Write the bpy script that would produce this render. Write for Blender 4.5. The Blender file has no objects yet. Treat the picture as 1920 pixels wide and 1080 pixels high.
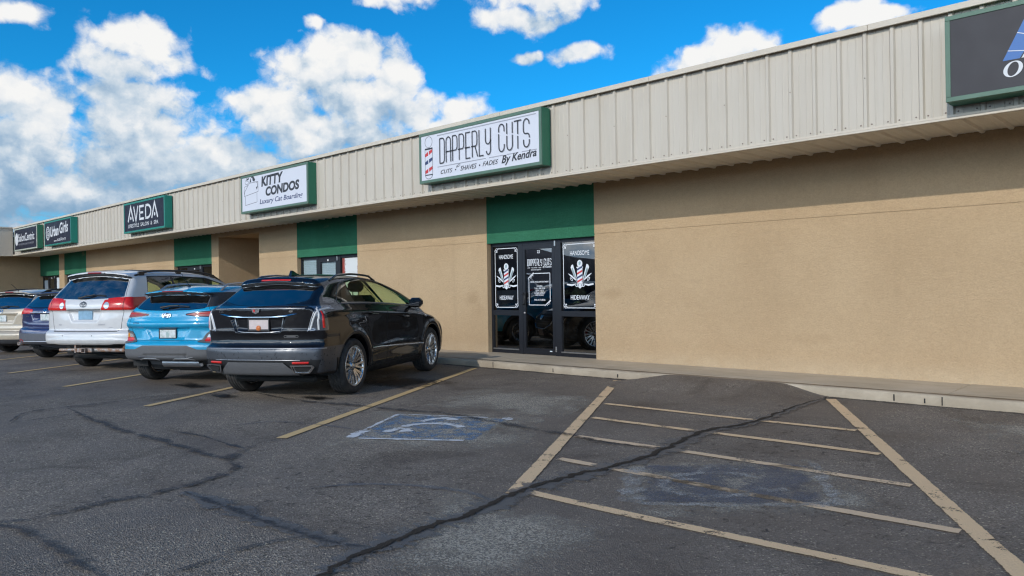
import bpy, math, random
import numpy as np
from mathutils import Matrix, Vector
from mathutils.geometry import tessellate_polygon

R = math.radians
scene = bpy.context.scene
COL = scene.collection
random.seed(7)

# ------------------------------------------------------------------ camera
cam_data = bpy.data.cameras.new("camera")
cam = bpy.data.objects.new("camera", cam_data)
COL.objects.link(cam)
cam_data.sensor_width = 36.0
cam_data.lens = 1431.67 / 1920 * 36.0
cam_data.clip_start = 0.05
cam_data.clip_end = 3000
_r = Vector((0.72654482, 0.68692721, -0.01623715))
_u = Vector((0.0115226, 0.01144709, 0.99986809))
_f = Vector((-0.687022460, 0.726636070, -0.000401638))
cam.matrix_world = Matrix((
    (_r.x, _u.x, -_f.x, 0.0),
    (_r.y, _u.y, -_f.y, 0.0),
    (_r.z, _u.z, -_f.z, 1.4266),
    (0, 0, 0, 1)))
scene.camera = cam

# ------------------------------------------------------------------ exposure
scene.view_settings.view_transform = 'Standard'
scene.view_settings.look = 'None'
scene.view_settings.exposure = 0.26
scene.view_settings.gamma = 1.0
scene.render.film_transparent = False
scene.cycles.max_bounces = 7
scene.cycles.transparent_max_bounces = 16
scene.cycles.use_denoising = True
scene.cycles.pixel_filter_type = 'BLACKMAN_HARRIS'; scene.cycles.filter_width = 1.25
scene.cycles.sample_clamp_indirect = 6.0
scene.cycles.caustics_reflective = False
scene.cycles.caustics_refractive = False

SUN_EL, SUN_AZ = R(25.5), R(168.0)      # azimuth measured clockwise from +Y (the facade looks towards -Y)

# ------------------------------------------------------------------ node helper
class NT:
    def __init__(self, tree):
        self.t = tree; self.n = tree.nodes; self.l = tree.links
    def new(self, kind, **kw):
        nd = self.n.new(kind)
        for k, v in kw.items(): setattr(nd, k, v)
        return nd
    def link(self, a, b): self.l.new(a, b)
    def put(self, sock, v):
        if hasattr(v, 'is_output') or isinstance(v, bpy.types.NodeSocket): self.l.new(v, sock)
        elif v is not None: sock.default_value = v
    def m(self, op, a, b=None, c=None, clamp=False):
        nd = self.new('ShaderNodeMath', operation=op, use_clamp=clamp)
        self.put(nd.inputs[0], a)
        if b is not None: self.put(nd.inputs[1], b)
        if c is not None: self.put(nd.inputs[2], c)
        return nd.outputs[0]
    def vm(self, op, a, b=None, out=0):
        nd = self.new('ShaderNodeVectorMath', operation=op)
        self.put(nd.inputs[0], a)
        if b is not None: self.put(nd.inputs[1], b)
        return nd.outputs[out]
    def noise(self, vec, scale, detail=4, rough=.5, dist=0.0, out='Fac'):
        nd = self.new('ShaderNodeTexNoise')
        if vec is not None: self.put(nd.inputs['Vector'], vec)
        nd.inputs['Scale'].default_value = scale
        nd.inputs['Detail'].default_value = detail
        nd.inputs['Roughness'].default_value = rough
        nd.inputs['Distortion'].default_value = dist
        return nd.outputs[out]
    def voro(self, vec, scale, out='Distance', feature='F1'):
        nd = self.new('ShaderNodeTexVoronoi', feature=feature)
        if vec is not None: self.put(nd.inputs['Vector'], vec)
        nd.inputs['Scale'].default_value = scale
        return nd.outputs[out]
    def ramp(self, fac, stops, interp='LINEAR'):
        nd = self.new('ShaderNodeValToRGB'); cr = nd.color_ramp; cr.interpolation = interp
        while len(cr.elements) > 1: cr.elements.remove(cr.elements[-1])
        for i, (p, c) in enumerate(stops):
            e = cr.elements[0] if i == 0 else cr.elements.new(p)
            e.position = p
            c = (c, c, c) if not isinstance(c, (tuple, list)) else c
            e.color = (c[0], c[1], c[2], 1)
        self.put(nd.inputs[0], fac)
        return nd.outputs[0]
    def step(self, v, a, b):
        nd = self.new('ShaderNodeMapRange', interpolation_type='SMOOTHSTEP')
        self.put(nd.inputs[0], v); nd.inputs[1].default_value = a; nd.inputs[2].default_value = b
        return nd.outputs[0]
    def mix(self, fac, a, b, blend='MIX'):
        nd = self.new('ShaderNodeMix', data_type='RGBA', blend_type=blend)
        self.put(nd.inputs[0], fac)
        for s, v in ((nd.inputs[6], a), (nd.inputs[7], b)):
            if isinstance(v, (tuple, list)): v = (v[0], v[1], v[2], 1)
            self.put(s, v)
        return nd.outputs[2]
    def map(self, vec, scale=(1, 1, 1), rot=(0, 0, 0), loc=(0, 0, 0)):
        nd = self.new('ShaderNodeMapping')
        self.put(nd.inputs[0], vec); nd.inputs[1].default_value = loc
        nd.inputs[2].default_value = rot; nd.inputs[3].default_value = scale
        return nd.outputs[0]

# ------------------------------------------------------------------ sky
world = bpy.data.worlds.new("World")
scene.world = world
world.use_nodes = True
W = NT(world.node_tree)
W.n.clear()
sky = W.new('ShaderNodeTexSky', sky_type='NISHITA')
sky.sun_disc = False
sky.sun_elevation = SUN_EL
sky.sun_rotation = SUN_AZ
sky.altitude = 1500
sky.air_density = 1.0; sky.dust_density = 0.3; sky.ozone_density = 2.5
SKY_STRENGTH = 0.15
hs = W.new('ShaderNodeHueSaturation'); hs.inputs['Saturation'].default_value = 1.28
hs.inputs['Hue'].default_value = 0.485
W.link(sky.outputs[0], hs.inputs['Color'])
geo = W.new('ShaderNodeTexCoord').outputs['Generated']
dirn = W.vm('NORMALIZE', geo)
# cloud banks: (azimuth, elevation, half-width, half-height) of the cumulus heaps round the horizon, in radians
HEAPS = [(-1.205, .292, .055, .026), (-1.235, .262, .045, .020), (-1.165, .270, .035, .016), (-1.225, .226, .065, .022), (-1.30, .205, .07, .030), (-1.20, .190, .10, .040), (-1.33, .165, .09, .045), (-1.12, .165, .09, .040), (-1.22, .135, .18, .045), (-1.34, .215, .05, .03), (-1.07, .14, .12, .035), (-1.20, .105, .30, .036), (-1.37, .10, .16, .04), (-.95, .15, .12, .03), (-.94, .19, .09, .03), (-.84, .20, .06, .025),
         (-1.02, .262, .050, .035), (-.985, .285, .040, .030), (-.945, .292, .045, .030), (-.905, .272, .050, .036), (-.965, .240, .080, .040), (-1.055, .222, .065, .030), (-.890, .228, .065, .032), (-1.02, .195, .10, .035), (-.998, .328, .016, .014),
         (-.815, .222, .040, .022), (-.770, .205, .035, .018), (-.715, .372, .085, .026), (-.735, .340, .055, .016), (-.665, .293, .038, .012), (-.735, .296, .018, .007),
         (-.515, .275, .040, .024), (-.465, .296, .045, .024), (-.425, .292, .035, .020), (-.545, .245, .045, .026), (-.335, .309, .036, .016), (-.30, .300, .03, .012), (-1.335, .305, .035, .014), (-.91, .362, .042, .014),
         (.35, .30, .25, .07), (1.1, .18, .4, .09), (1.75, .24, .35, .12), (2.25, .16, .35, .12), (2.75, .22, .4, .15), (3.05, .12, .3, .09), (-3.0, .20, .35, .13), (-2.5, .26, .35, .12), (-2.05, .16, .3, .10), (-1.68, .2, .2, .08)]  # this row: unseen clouds added out of view to raise the ambient light

def cloud_density(W, off_el, off_az=0.0, D=None):
    sep = W.new('ShaderNodeSeparateXYZ'); W.link(dirn, sep.inputs[0])
    az = W.m('ADD', W.m('ARCTAN2', sep.outputs[0], sep.outputs[1]), off_az)
    el = W.m('ADD', W.m('ARCSINE', sep.outputs[2]), off_el)
    cmb = W.new('ShaderNodeCombineXYZ'); W.put(cmb.inputs[0], az); W.put(cmb.inputs[1], el)
    p = cmb.outputs[0]
    warp = W.vm('SUBTRACT', W.noise(p, 11, 3, .55, out='Color'), (.5, .5, .5))
    pw = W.vm('ADD', p, W.vm('MULTIPLY', warp, (.070, .050, 0)))
    given = D is not None
    for (a, e, ra, re) in ([] if given else HEAPS):
        d = W.vm('MULTIPLY', W.vm('SUBTRACT', pw, (a, e, 0)), (1 / (ra * 1.12), 1 / (re * 1.22), 0))
        ln = W.vm('LENGTH', d, out=1)
        t = W.m('SUBTRACT', 1.0, ln)
        D = t if D is None else W.m('SMOOTH_MAX', D, t, .15)
    w2 = W.vm('MULTIPLY', W.vm('SUBTRACT', W.noise(p, 40, 4, .6, out='Color'), (.5, .5, .5)), (.022, .022, 0))
    q = W.vm('ADD', W.map(p, (1, 1.15, 1)), w2)
    fb = W.m('SUBTRACT', W.noise(q, 17, 9, .58), .5)
    pf = W.m('SUBTRACT', .40, W.voro(q, 30, feature='SMOOTH_F1'))
    pf2 = W.m('SUBTRACT', .40, W.voro(q, 70, feature='SMOOTH_F1'))
    # flat grey bands of cloud low over the horizon
    band = W.m('MULTIPLY', W.m('SUBTRACT', W.noise(W.map(p, (2.2, 11, 1)), 3.4, 7, .6), .50), 3.4)
    low = W.m('SUBTRACT', W.m('MULTIPLY', W.m('SUBTRACT', 1.0, W.step(el, .05, .17)), W.m('ADD', band, 1.85)), 1.0)
    if not given: D = W.m('MAXIMUM', D, low)
    tot = W.m('ADD', W.m('ADD', W.m('MULTIPLY', D, 1.0), W.m('MULTIPLY', fb, 2.1)), W.m('ADD', W.m('MULTIPLY', pf, .55), W.m('MULTIPLY', pf2, .28)))
    return tot, fb, el, p, D

d0, fb0, el0, p0, D0 = cloud_density(W, 0.0)
d1, fb1, _, _, D1 = cloud_density(W, 0.014, .006, D0)
d2, fb2, _, _, D2 = cloud_density(W, 0.050, .015)
cover = W.step(d0, -.08, .50)
lit = W.m('ADD', .60, W.m('MULTIPLY', W.m('SUBTRACT', d0, d1), .55))          # billows lit from above, towards the sun
lit = W.m('ADD', lit, W.m('MULTIPLY', W.m('SUBTRACT', d0, d2), .34))          # grey undersides of whole heaps
big = W.noise(W.map(p0, (1, 1.6, 1), (0, 0, 0), (3.1, 1.7, 0)), 6.5, 4, .55)
lit = W.m('SUBTRACT', lit, W.m('MULTIPLY', W.m('MULTIPLY', W.step(big, .42, .62), W.step(d0, .25, .9)), .26))
lit = W.m('SUBTRACT', lit, W.m('MULTIPLY', W.m('SUBTRACT', 1.0, W.step(el0, .085, .215)), .38))
ccol = W.ramp(lit, [(0.0, (.26, .43, .62)), (.25, (.38, .53, .70)), (.48, (.60, .71, .82)), (.70, (.85, .89, .93)), (.95, (.99, .99, .98))])
CLOUD_LEVEL = 0.78 / SKY_STRENGTH
# clouds round the sun, out of view, made extra bright to fill the shade
sund = (math.sin(SUN_AZ) * math.cos(SUN_EL), math.cos(SUN_AZ) * math.cos(SUN_EL), math.sin(SUN_EL))
near = W.step(W.vm('DOT_PRODUCT', dirn, sund, out=1), .1, 1.0)
lev = W.m('MULTIPLY', CLOUD_LEVEL, W.m('ADD', 1.0, W.m('MULTIPLY', near, 4.6)))
cl3 = W.new('ShaderNodeCombineXYZ')
for k in range(3): W.put(cl3.inputs[k], lev)
cc = W.vm('MULTIPLY', ccol, cl3.outputs[0])
skycol = W.vm('MULTIPLY', hs.outputs[0], (.12, .70, .94))
full = W.mix(cover, skycol, cc)
bg = W.new('ShaderNodeBackground'); bg.inputs['Strength'].default_value = SKY_STRENGTH
W.link(full, bg.inputs['Color'])
wo = W.new('ShaderNodeOutputWorld'); W.link(bg.outputs[0], wo.inputs['Surface'])
world.cycles.sampling_method = 'MANUAL'; world.cycles.sample_map_resolution = 512

# ------------------------------------------------------------------ sun
sun_data = bpy.data.lights.new("sun", 'SUN')
sun_data.energy = 2.0; sun_data.angle = R(0.53); sun_data.color = (1.0, .945, .86)
sun = bpy.data.objects.new("sun", sun_data); COL.objects.link(sun)
_to = Vector((math.sin(SUN_AZ) * math.cos(SUN_EL), math.cos(SUN_AZ) * math.cos(SUN_EL), math.sin(SUN_EL)))
sun.rotation_euler = _to.to_track_quat('Z', 'Y').to_euler()
sun.location = (0, -20, 30)

# ------------------------------------------------------------------ object helpers
def tag(o, label=None, cat=None, group=None, kind=None):
    if label: o['label'] = label
    if cat: o['category'] = cat
    if group: o['group'] = group
    if kind: o['kind'] = kind
    return o

def empty(name, loc=(0, 0, 0), rz=0.0, parent=None):
    o = bpy.data.objects.new(name, None); COL.objects.link(o)
    o.empty_display_size = .2
    o.location = loc; o.rotation_euler = (0, 0, rz)
    if parent: o.parent = parent
    return o

def mesh_np(name, V, F, normals=None, smooth=False):
    """V (n,3) array, F list of index tuples or an (m,3)/(m,4) array"""
    me = bpy.data.meshes.new(name)
    V = np.asarray(V, dtype=np.float32)
    if isinstance(F, np.ndarray):
        k = F.shape[1]; m = F.shape[0]
        me.vertices.add(len(V)); me.vertices.foreach_set('co', V.ravel())
        me.loops.add(m * k); me.loops.foreach_set('vertex_index', F.astype(np.int32).ravel())
        me.polygons.add(m)
        me.polygons.foreach_set('loop_start', np.arange(0, m * k, k, dtype=np.int32))
        try: me.polygons.foreach_set('loop_total', np.full(m, k, dtype=np.int32))
        except Exception: pass
        me.update(calc_edges=True); me.validate()
    else:
        me.from_pydata([tuple(map(float, v)) for v in V], [], [tuple(f) for f in F]); me.update()
    if smooth or normals is not None:
        me.polygons.foreach_set('use_smooth', np.ones(len(me.polygons), dtype=bool))
    if normals is not None:
        me.normals_split_custom_set_from_vertices([tuple(map(float, n)) for n in normals])
    return me

def obj(name, me, mat=None, parent=None, loc=None, rot=None):
    o = bpy.data.objects.new(name, me); COL.objects.link(o)
    if mat is not None and not me.materials: me.materials.append(mat)
    if parent is not None: o.parent = parent
    if loc is not None: o.location = loc
    if rot is not None: o.rotation_euler = rot
    return o

class MB:
    """collects boxes, prisms, tubes, lathes ... into one mesh"""
    def __init__(self): self.v = []; self.f = []; self.s = []
    def add(self, vs, fs, smooth=False):
        b = len(self.v); self.v += [tuple(v) for v in vs]
        self.f += [tuple(i + b for i in f) for f in fs]; self.s += [smooth] * len(fs); return self
    def box(self, x0, x1, y0, y1, z0, z1, bev=0.0):
        if bev <= 0:
            vs = [(x, y, z) for z in (z0, z1) for y in (y0, y1) for x in (x0, x1)]
            return self.add(vs, [(0, 2, 3, 1), (4, 5, 7, 6), (0, 1, 5, 4), (2, 6, 7, 3), (0, 4, 6, 2), (1, 3, 7, 5)])
        b = min(bev, (x1 - x0) * .45, (y1 - y0) * .45, (z1 - z0) * .45)
        vs = []; idx = {}
        X, Y, Z = (x0, x1), (y0, y1), (z0, z1)
        sg = (1, -1)
        for i in (0, 1):
            for j in (0, 1):
                for k in (0, 1):
                    for a in range(3):
                        p = [X[i] + sg[i] * b, Y[j] + sg[j] * b, Z[k] + sg[k] * b]
                        q = [X[i], Y[j], Z[k]]; p[a] = q[a]
                        idx[(i, j, k, a)] = len(vs); vs.append(tuple(p))
        fs = []
        for a in range(3):
            o1, o2 = [c for c in range(3) if c != a]
            for s in (0, 1):
                cs = []
                for (u, v) in ((0, 0), (1, 0), (1, 1), (0, 1)):
                    t = [0, 0, 0]; t[a] = s; t[o1] = u; t[o2] = v; cs.append(idx[(t[0], t[1], t[2], a)])
                fs.append(tuple(cs))
        for a in range(3):           # edges along axis a
            o1, o2 = [c for c in range(3) if c != a]
            for u in (0, 1):
                for v in (0, 1):
                    t0 = [0, 0, 0]; t0[o1] = u; t0[o2] = v; t1 = list(t0); t1[a] = 1
                    fs.append((idx[(*t0, o1)], idx[(*t1, o1)], idx[(*t1, o2)], idx[(*t0, o2)]))
        for i in (0, 1):
            for j in (0, 1):
                for k in (0, 1): fs.append((idx[(i, j, k, 0)], idx[(i, j, k, 1)], idx[(i, j, k, 2)]))
        return self.add(vs, fs)
    def prism(self, pts, fn0, fn1, smooth=False):
        """closed 2D outline pts placed by fn0 (back) and fn1 (front)"""
        n = len(pts)
        v0 = [fn0(*p) for p in pts]; v1 = [fn1(*p) for p in pts]
        tri = tessellate_polygon([[Vector((p[0], p[1], 0)) for p in pts]])
        fs = [tuple(t) for t in tri] + [tuple(i + n for i in reversed(t)) for t in tri]
        fs += [(i, (i + 1) % n, (i + 1) % n + n, i + n) for i in range(n)]
        return self.add(v0 + v1, fs, smooth)
    def tube(self, pts, rad, seg=8, cap=True, closed=False):
        pts = [Vector(p) for p in pts]; n = len(pts)
        rads = rad if isinstance(rad, (list, tuple)) else [rad] * n
        rings = []; up = None
        for i, p in enumerate(pts):
            a = pts[(i - 1) % n] if (closed or i > 0) else p
            b = pts[(i + 1) % n] if (closed or i < n - 1) else p
            t = (b - a).normalized()
            if up is None:
                up = Vector((0, 0, 1)) if abs(t.z) < .9 else Vector((1, 0, 0))
            s = t.cross(up).normalized(); up = s.cross(t).normalized()
            rings.append([p + (s * math.cos(2 * math.pi * k / seg) + up * math.sin(2 * math.pi * k / seg)) * rads[i] for k in range(seg)])
        vs = [v for r in rings for v in r]; fs = []
        for i in range(n if closed else n - 1):
            j = (i + 1) % n
            for k in range(seg):
                fs.append((i * seg + k, i * seg + (k + 1) % seg, j * seg + (k + 1) % seg, j * seg + k))
        self.add(vs, fs, True)
        if cap and not closed:
            self.add(rings[0], [tuple(range(seg))]); self.add(rings[-1], [tuple(reversed(range(seg)))])
        return self
    def lathe(self, prof, axis='y', seg=40, c=(0, 0, 0), smooth=True, closed=True):
        """prof: (radius, position along axis)"""
        n = len(prof); vs = []
        for k in range(seg):
            a = 2 * math.pi * k / seg; ca, sa = math.cos(a), math.sin(a)
            for (r, h) in prof:
                if axis == 'y': vs.append((c[0] + r * ca, c[1] + h, c[2] + r * sa))
                elif axis == 'x': vs.append((c[0] + h, c[1] + r * ca, c[2] + r * sa))
                else: vs.append((c[0] + r * ca, c[1] + r * sa, c[2] + h))
        fs = []
        for k in range(seg):
            k2 = (k + 1) % seg
            for i in range(n if closed else n - 1):
                j = (i + 1) % n
                fs.append((k * n + i, k2 * n + i, k2 * n + j, k * n + j))
        return self.add(vs, fs, smooth)
    def mesh(self, name):
        me = bpy.data.meshes.new(name)
        me.from_pydata(self.v, [], self.f)
        me.polygons.foreach_set('use_smooth', np.array(self.s, dtype=bool))
        me.update(); 
        import bmesh
        bm = bmesh.new(); bm.from_mesh(me)
        bmesh.ops.recalc_face_normals(bm, faces=bm.faces); bm.to_mesh(me); bm.free()
        return me
    def build(self, name, mat, parent=None, loc=None, rot=None):
        return obj(name, self.mesh(name), mat, parent, loc, rot)

# ------------------------------------------------------------------ flat lettering helpers
_fontcache = {}
def text_mesh2d(body, shear=0.0, bold=0.0, spacing=1.0):
    """letters from Blender's built-in font as 2D verts + faces, box normalised to width w, height 1"""
    key = (body, shear, bold, spacing)
    if key in _fontcache: return _fontcache[key]
    cu = bpy.data.curves.new('t', 'FONT'); cu.body = body; cu.shear = shear; cu.offset = bold
    cu.space_character = spacing; cu.resolution_u = 4; cu.fill_mode = 'FRONT'
    o = bpy.data.objects.new('t', cu); COL.objects.link(o)
    dg = bpy.context.evaluated_depsgraph_get(); dg.update()
    me = bpy.data.meshes.new_from_object(o.evaluated_get(dg))
    V = np.array([v.co[:] for v in me.vertices]); F = [tuple(p.vertices) for p in me.polygons]
    bpy.data.objects.remove(o); bpy.data.curves.remove(cu); bpy.data.meshes.remove(me)
    lo = V.min(0); hi = V.max(0); h = hi[1] - lo[1]
    V = (V[:, :2] - lo[:2]) / h
    _fontcache[key] = (V, F, (hi[0] - lo[0]) / h)
    return _fontcache[key]

class Flat:
    """2D artwork in (u, v) that is later laid on a surface with a real thickness"""
    def __init__(self): self.v = []; self.f = []
    def add(self, V, F):
        b = len(self.v); self.v += [tuple(p) for p in V]; self.f += [tuple(i + b for i in f) for f in F]; return self
    def text(self, body, u, v, w=None, h=1.0, shear=0.0, bold=0.0, rot=0.0, align='l', spacing=1.0, mirror=False):
        V, F, asp = text_mesh2d(body, shear, bold, spacing)
        sx = h if w is None else w / asp
        P = V * np.array([sx, h])
        wd = asp * sx
        P[:, 0] -= {'l': 0, 'c': wd / 2, 'r': wd}[align]
        c, s = math.cos(rot), math.sin(rot)
        P = np.stack([P[:, 0] * c - P[:, 1] * s + u, P[:, 0] * s + P[:, 1] * c + v], 1)
        return self.add(P, F)
    def poly(self, pts):
        tri = tessellate_polygon([[Vector((p[0], p[1], 0)) for p in pts]])
        return self.add(pts, [tuple(t) for t in tri])
    def rect(self, u0, u1, v0, v1): return self.poly([(u0, v0), (u1, v0), (u1, v1), (u0, v1)])
    def disc(self, u, v, ru, rv=None, n=28):
        rv = rv or ru
        return self.poly([(u + ru * math.cos(2 * math.pi * k / n), v + rv * math.sin(2 * math.pi * k / n)) for k in range(n)])
    def ring(self, u, v, ru, rv, w, n=32, a0=0, a1=360):
        P = []; F = []
        for k in range(n + 1):
            a = R(a0 + (a1 - a0) * k / n)
            P += [(u + ru * math.cos(a), v + rv * math.sin(a)), (u + (ru - w) * math.cos(a), v + (rv - w) * math.sin(a))]
        F = [(2 * k, 2 * k + 2, 2 * k + 3, 2 * k + 1) for k in range(n)]
        return self.add(P, F)
    def line(self, pts, w, closed=False, taper=None):
        n = len(pts); P = []
        for i, p in enumerate(pts):
            a = pts[i - 1] if (i > 0 or closed) else p
            b = pts[(i + 1) % n] if (i < n - 1 or closed) else p
            d1 = Vector((p[0] - a[0], p[1] - a[1])); d2 = Vector((b[0] - p[0], b[1] - p[1]))
            if d1.length < 1e-9: d1 = d2
            if d2.length < 1e-9: d2 = d1
            d1.normalize(); d2.normalize()
            n1 = Vector((-d1.y, d1.x)); n2 = Vector((-d2.y, d2.x)); nn = (n1 + n2)
            if nn.length < 1e-6: nn = n1
            nn.normalize(); k = 1 / max(.45, nn.dot(n1))
            ww = w * (taper[i] if taper else 1.0)
            P += [(p[0] + nn.x * ww * k / 2, p[1] + nn.y * ww * k / 2), (p[0] - nn.x * ww * k / 2, p[1] - nn.y * ww * k / 2)]
        m = n if closed else n - 1
        F = [(2 * i, 2 * ((i + 1) % n), 2 * ((i + 1) % n) + 1, 2 * i + 1) for i in range(m)]
        return self.add(P, F)
    def lay(self, name, fn, mat, parent=None, thick=.002):
        """fn(u, v, h) -> xyz with h the height above the carrying surface"""
        n = len(self.v)
        V = [fn(u, v, thick) for u, v in self.v]
        me = bpy.data.meshes.new(name); 
        VB = [fn(u, v, 0.0004) for u, v in self.v]
        from collections import Counter
        ec = {}
        for f in self.f:
            for a, b in zip(f, f[1:] + f[:1]):
                k = (min(a, b), max(a, b)); ec[k] = None if k in ec else (a, b)
        F = [tuple(f) for f in self.f]
        for e in ec.values():
            if e: F.append((e[1], e[0], e[0] + n, e[1] + n))
        me.from_pydata(V + VB, [], F); me.update()
        return obj(name, me, mat, parent)
# ------------------------------------------------------------------ materials
def new_mat(name):
    m = bpy.data.materials.new(name); m.use_nodes = True
    T = NT(m.node_tree); b = m.node_tree.nodes['Principled BSDF']
    return m, T, b

def simple(name, col, rough=.5, metal=0.0, coat=0.0, spec=.5, vary=0.0, vscale=6, bump=0.0, bscale=200, emit=None, ior=None):
    m, T, b = new_mat(name)
    oc = T.new('ShaderNodeTexCoord').outputs['Object']
    if vary > 0:
        n = T.noise(oc, vscale, 5, .6)
        c = T.mix(n, tuple(x * (1 - vary) for x in col), tuple(min(1, x * (1 + vary)) for x in col))
        T.link(c, b.inputs['Base Color'])
        T.link(T.ramp(T.noise(oc, vscale * 3, 3), [(.3, max(0, rough - .08)), (.7, min(1, rough + .08))]), b.inputs['Roughness'])
    else:
        b.inputs['Base Color'].default_value = (*col, 1); b.inputs['Roughness'].default_value = rough
    b.inputs['Metallic'].default_value = metal
    b.inputs['Coat Weight'].default_value = coat; b.inputs['Coat Roughness'].default_value = .02
    b.inputs['Specular IOR Level'].default_value = spec
    if ior: b.inputs['IOR'].default_value = ior
    if bump > 0:
        bp = T.new('ShaderNodeBump'); bp.inputs['Strength'].default_value = bump; bp.inputs['Distance'].default_value = .01
        T.link(T.noise(oc, bscale, 3), bp.inputs['Height']); T.link(bp.outputs[0], b.inputs['Normal'])
    if emit: b.inputs['Emission Color'].default_value = (*emit, 1); b.inputs['Emission Strength'].default_value = 1
    return m

def paint(name, col, metal=.0, rough=.35, flake=0.0, dust=0.06, spec=.4, cior=1.55):
    m, T, b = new_mat(name)
    oc = T.new('ShaderNodeTexCoord').outputs['Object']
    d = T.step(T.noise(oc, 7, 6, .65), .35, .8)
    sep = T.new('ShaderNodeSeparateXYZ'); T.link(oc, sep.inputs[0])
    lowd = T.m('SUBTRACT', 1.0, T.step(sep.outputs[2], .25, .75))       # road dust thrown up by the wheels
    f = T.m('MULTIPLY', T.m('ADD', T.m('MULTIPLY', lowd, .35 if dust > .01 else .06), dust), d, clamp=True)
    c = T.mix(f, col, (.22, .19, .15))
    if flake > 0:
        fl = T.voro(oc, 900, out='Color'); s2 = T.new('ShaderNodeSeparateColor'); T.link(fl, s2.inputs[0])
        c = T.mix(T.m('MULTIPLY', s2.outputs[0], flake), c, tuple(min(1, x * 2.2 + .03) for x in col))
    T.link(c, b.inputs['Base Color'])
    b.inputs['Metallic'].default_value = metal; b.inputs['Roughness'].default_value = rough
    b.inputs['Coat Weight'].default_value = 1.0
    T.link(T.m('ADD', .015, T.m('MULTIPLY', f, .5)), b.inputs['Coat Roughness'])
    b.inputs['Coat IOR'].default_value = cior; b.inputs['Specular IOR Level'].default_value = spec
    return m

def glass(name, tint, f0=.10, dirt=.05, rough=0.0):
    """tinted car or shop glass: mirror reflection by Fresnel, the rest seen through a dark tint, a film of dust on top"""
    m, T, b = new_mat(name)
    T.n.remove(b)
    out = [n for n in T.n if n.type == 'OUTPUT_MATERIAL'][0]
    oc = T.new('ShaderNodeTexCoord').outputs['Object']
    tr = T.new('ShaderNodeBsdfTransparent'); tr.inputs[0].default_value = (*tint, 1)
    gl = T.new('ShaderNodeBsdfGlossy'); gl.inputs['Roughness'].default_value = rough; gl.inputs[0].default_value = (1, 1, 1, 1)
    gm = T.new('ShaderNodeNewGeometry'); ci = T.m('ABSOLUTE', T.vm('DOT_PRODUCT', gm.outputs['Normal'], gm.outputs['Incoming'], out=1))
    fr = T.m('ADD', f0, T.m('MULTIPLY', 1 - f0, T.m('POWER', T.m('SUBTRACT', 1.0, ci, clamp=True), 5.0)))
    mx = T.new('ShaderNodeMixShader'); T.link(fr, mx.inputs[0]); T.link(tr.outputs[0], mx.inputs[1]); T.link(gl.outputs[0], mx.inputs[2])
    df = T.new('ShaderNodeBsdfDiffuse'); df.inputs[0].default_value = (.42, .40, .36, 1)
    mx2 = T.new('ShaderNodeMixShader')
    n = T.m('MULTIPLY', T.step(T.noise(oc, 5, 6, .7), .35, .85), dirt)
    T.link(n, mx2.inputs[0]); T.link(mx.outputs[0], mx2.inputs[1]); T.link(df.outputs[0], mx2.inputs[2])
    T.link(mx2.outputs[0], out.inputs['Surface'])
    return m

M = {}
# --- building
def stucco(name, c0, c1, stain=.35, foot_dirt=True):
    m, T, b = new_mat(name)
    g = T.new('ShaderNodeNewGeometry').outputs['Position']
    big = T.noise(g, .7, 6, .6)
    fine = T.noise(g, 55, 4, .6)
    streak = T.noise(T.map(g, (1.7, 1.7, .12)), 1.6, 5, .6)
    c = T.mix(T.step(big, .3, .7), c0, c1)
    c = T.mix(T.m('MULTIPLY', T.step(streak, .55, .80), stain * .7), c, tuple(x * .72 for x in c0))
    c = T.mix(T.m('MULTIPLY', T.step(fine, .35, .75), .26), c, tuple(x * .55 for x in c0))
    c = T.mix(T.m('MULTIPLY', T.step(T.noise(g, 19, 5, .7), .45, .75), .16), c, tuple(min(1, x * 1.35) for x in c1))
    # splashed dirt along the foot of the wall
    sep = T.new('ShaderNodeSeparateXYZ'); T.link(g, sep.inputs[0])
    foot = T.m('MULTIPLY', T.m('SUBTRACT', 1.0, T.step(sep.outputs[2], .12, .42)), T.m('MULTIPLY', T.noise(g, 5, 5, .7), .30))
    c = T.mix(foot, c, (.62, .54, .40))
    for (sx, sz, rx, rz, am) in ((-7.95, 1.30, .35, .16, .38), (-11.45, 1.22, .32, .22, .42), (-11.3, .95, .3, .2, .25), (-4.4, .62, .5, .12, .22), (-13.2, 1.1, .5, .3, .15)):
        dv = T.vm('MULTIPLY', T.vm('SUBTRACT', g, (sx, 10.92, sz)), (1 / rx, 0, 1 / rz))
        sm = T.m('MULTIPLY', T.m('SUBTRACT', 1.0, T.step(T.m('ADD', T.vm('LENGTH', dv, out=1), T.m('MULTIPLY', T.m('SUBTRACT', T.noise(g, 4, 5, .65), .5), 1.6)), .1, 1.0)), am)
        c = T.mix(sm, c, (.30, .20, .11))
    # a few brown rub marks
    rub = T.m('MULTIPLY', T.step(T.noise(T.map(g, (.8, .8, 2.2)), 1.3, 3, .5), .68, .80), .40)
    c = T.mix(rub, c, (.30, .22, .14))
    T.link(c, b.inputs['Base Color']); b.inputs['Roughness'].default_value = .93; b.inputs['Specular IOR Level'].default_value = .15
    bp = T.new('ShaderNodeBump'); bp.inputs['Strength'].default_value = .9; bp.inputs['Distance'].default_value = .014
    h = T.m('ADD', T.noise(g, 38, 6, .7), T.m('MULTIPLY', T.noise(g, 6, 3), .8))
    T.link(h, bp.inputs['Height']); T.link(bp.outputs[0], b.inputs['Normal'])
    return m
M['stucco'] = stucco('beige_stucco', (.418, .296, .176), (.462, .334, .203))
M['stucco_green'] = stucco('green_stucco', (.026, .122, .068), (.036, .155, .090), .4)
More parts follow.
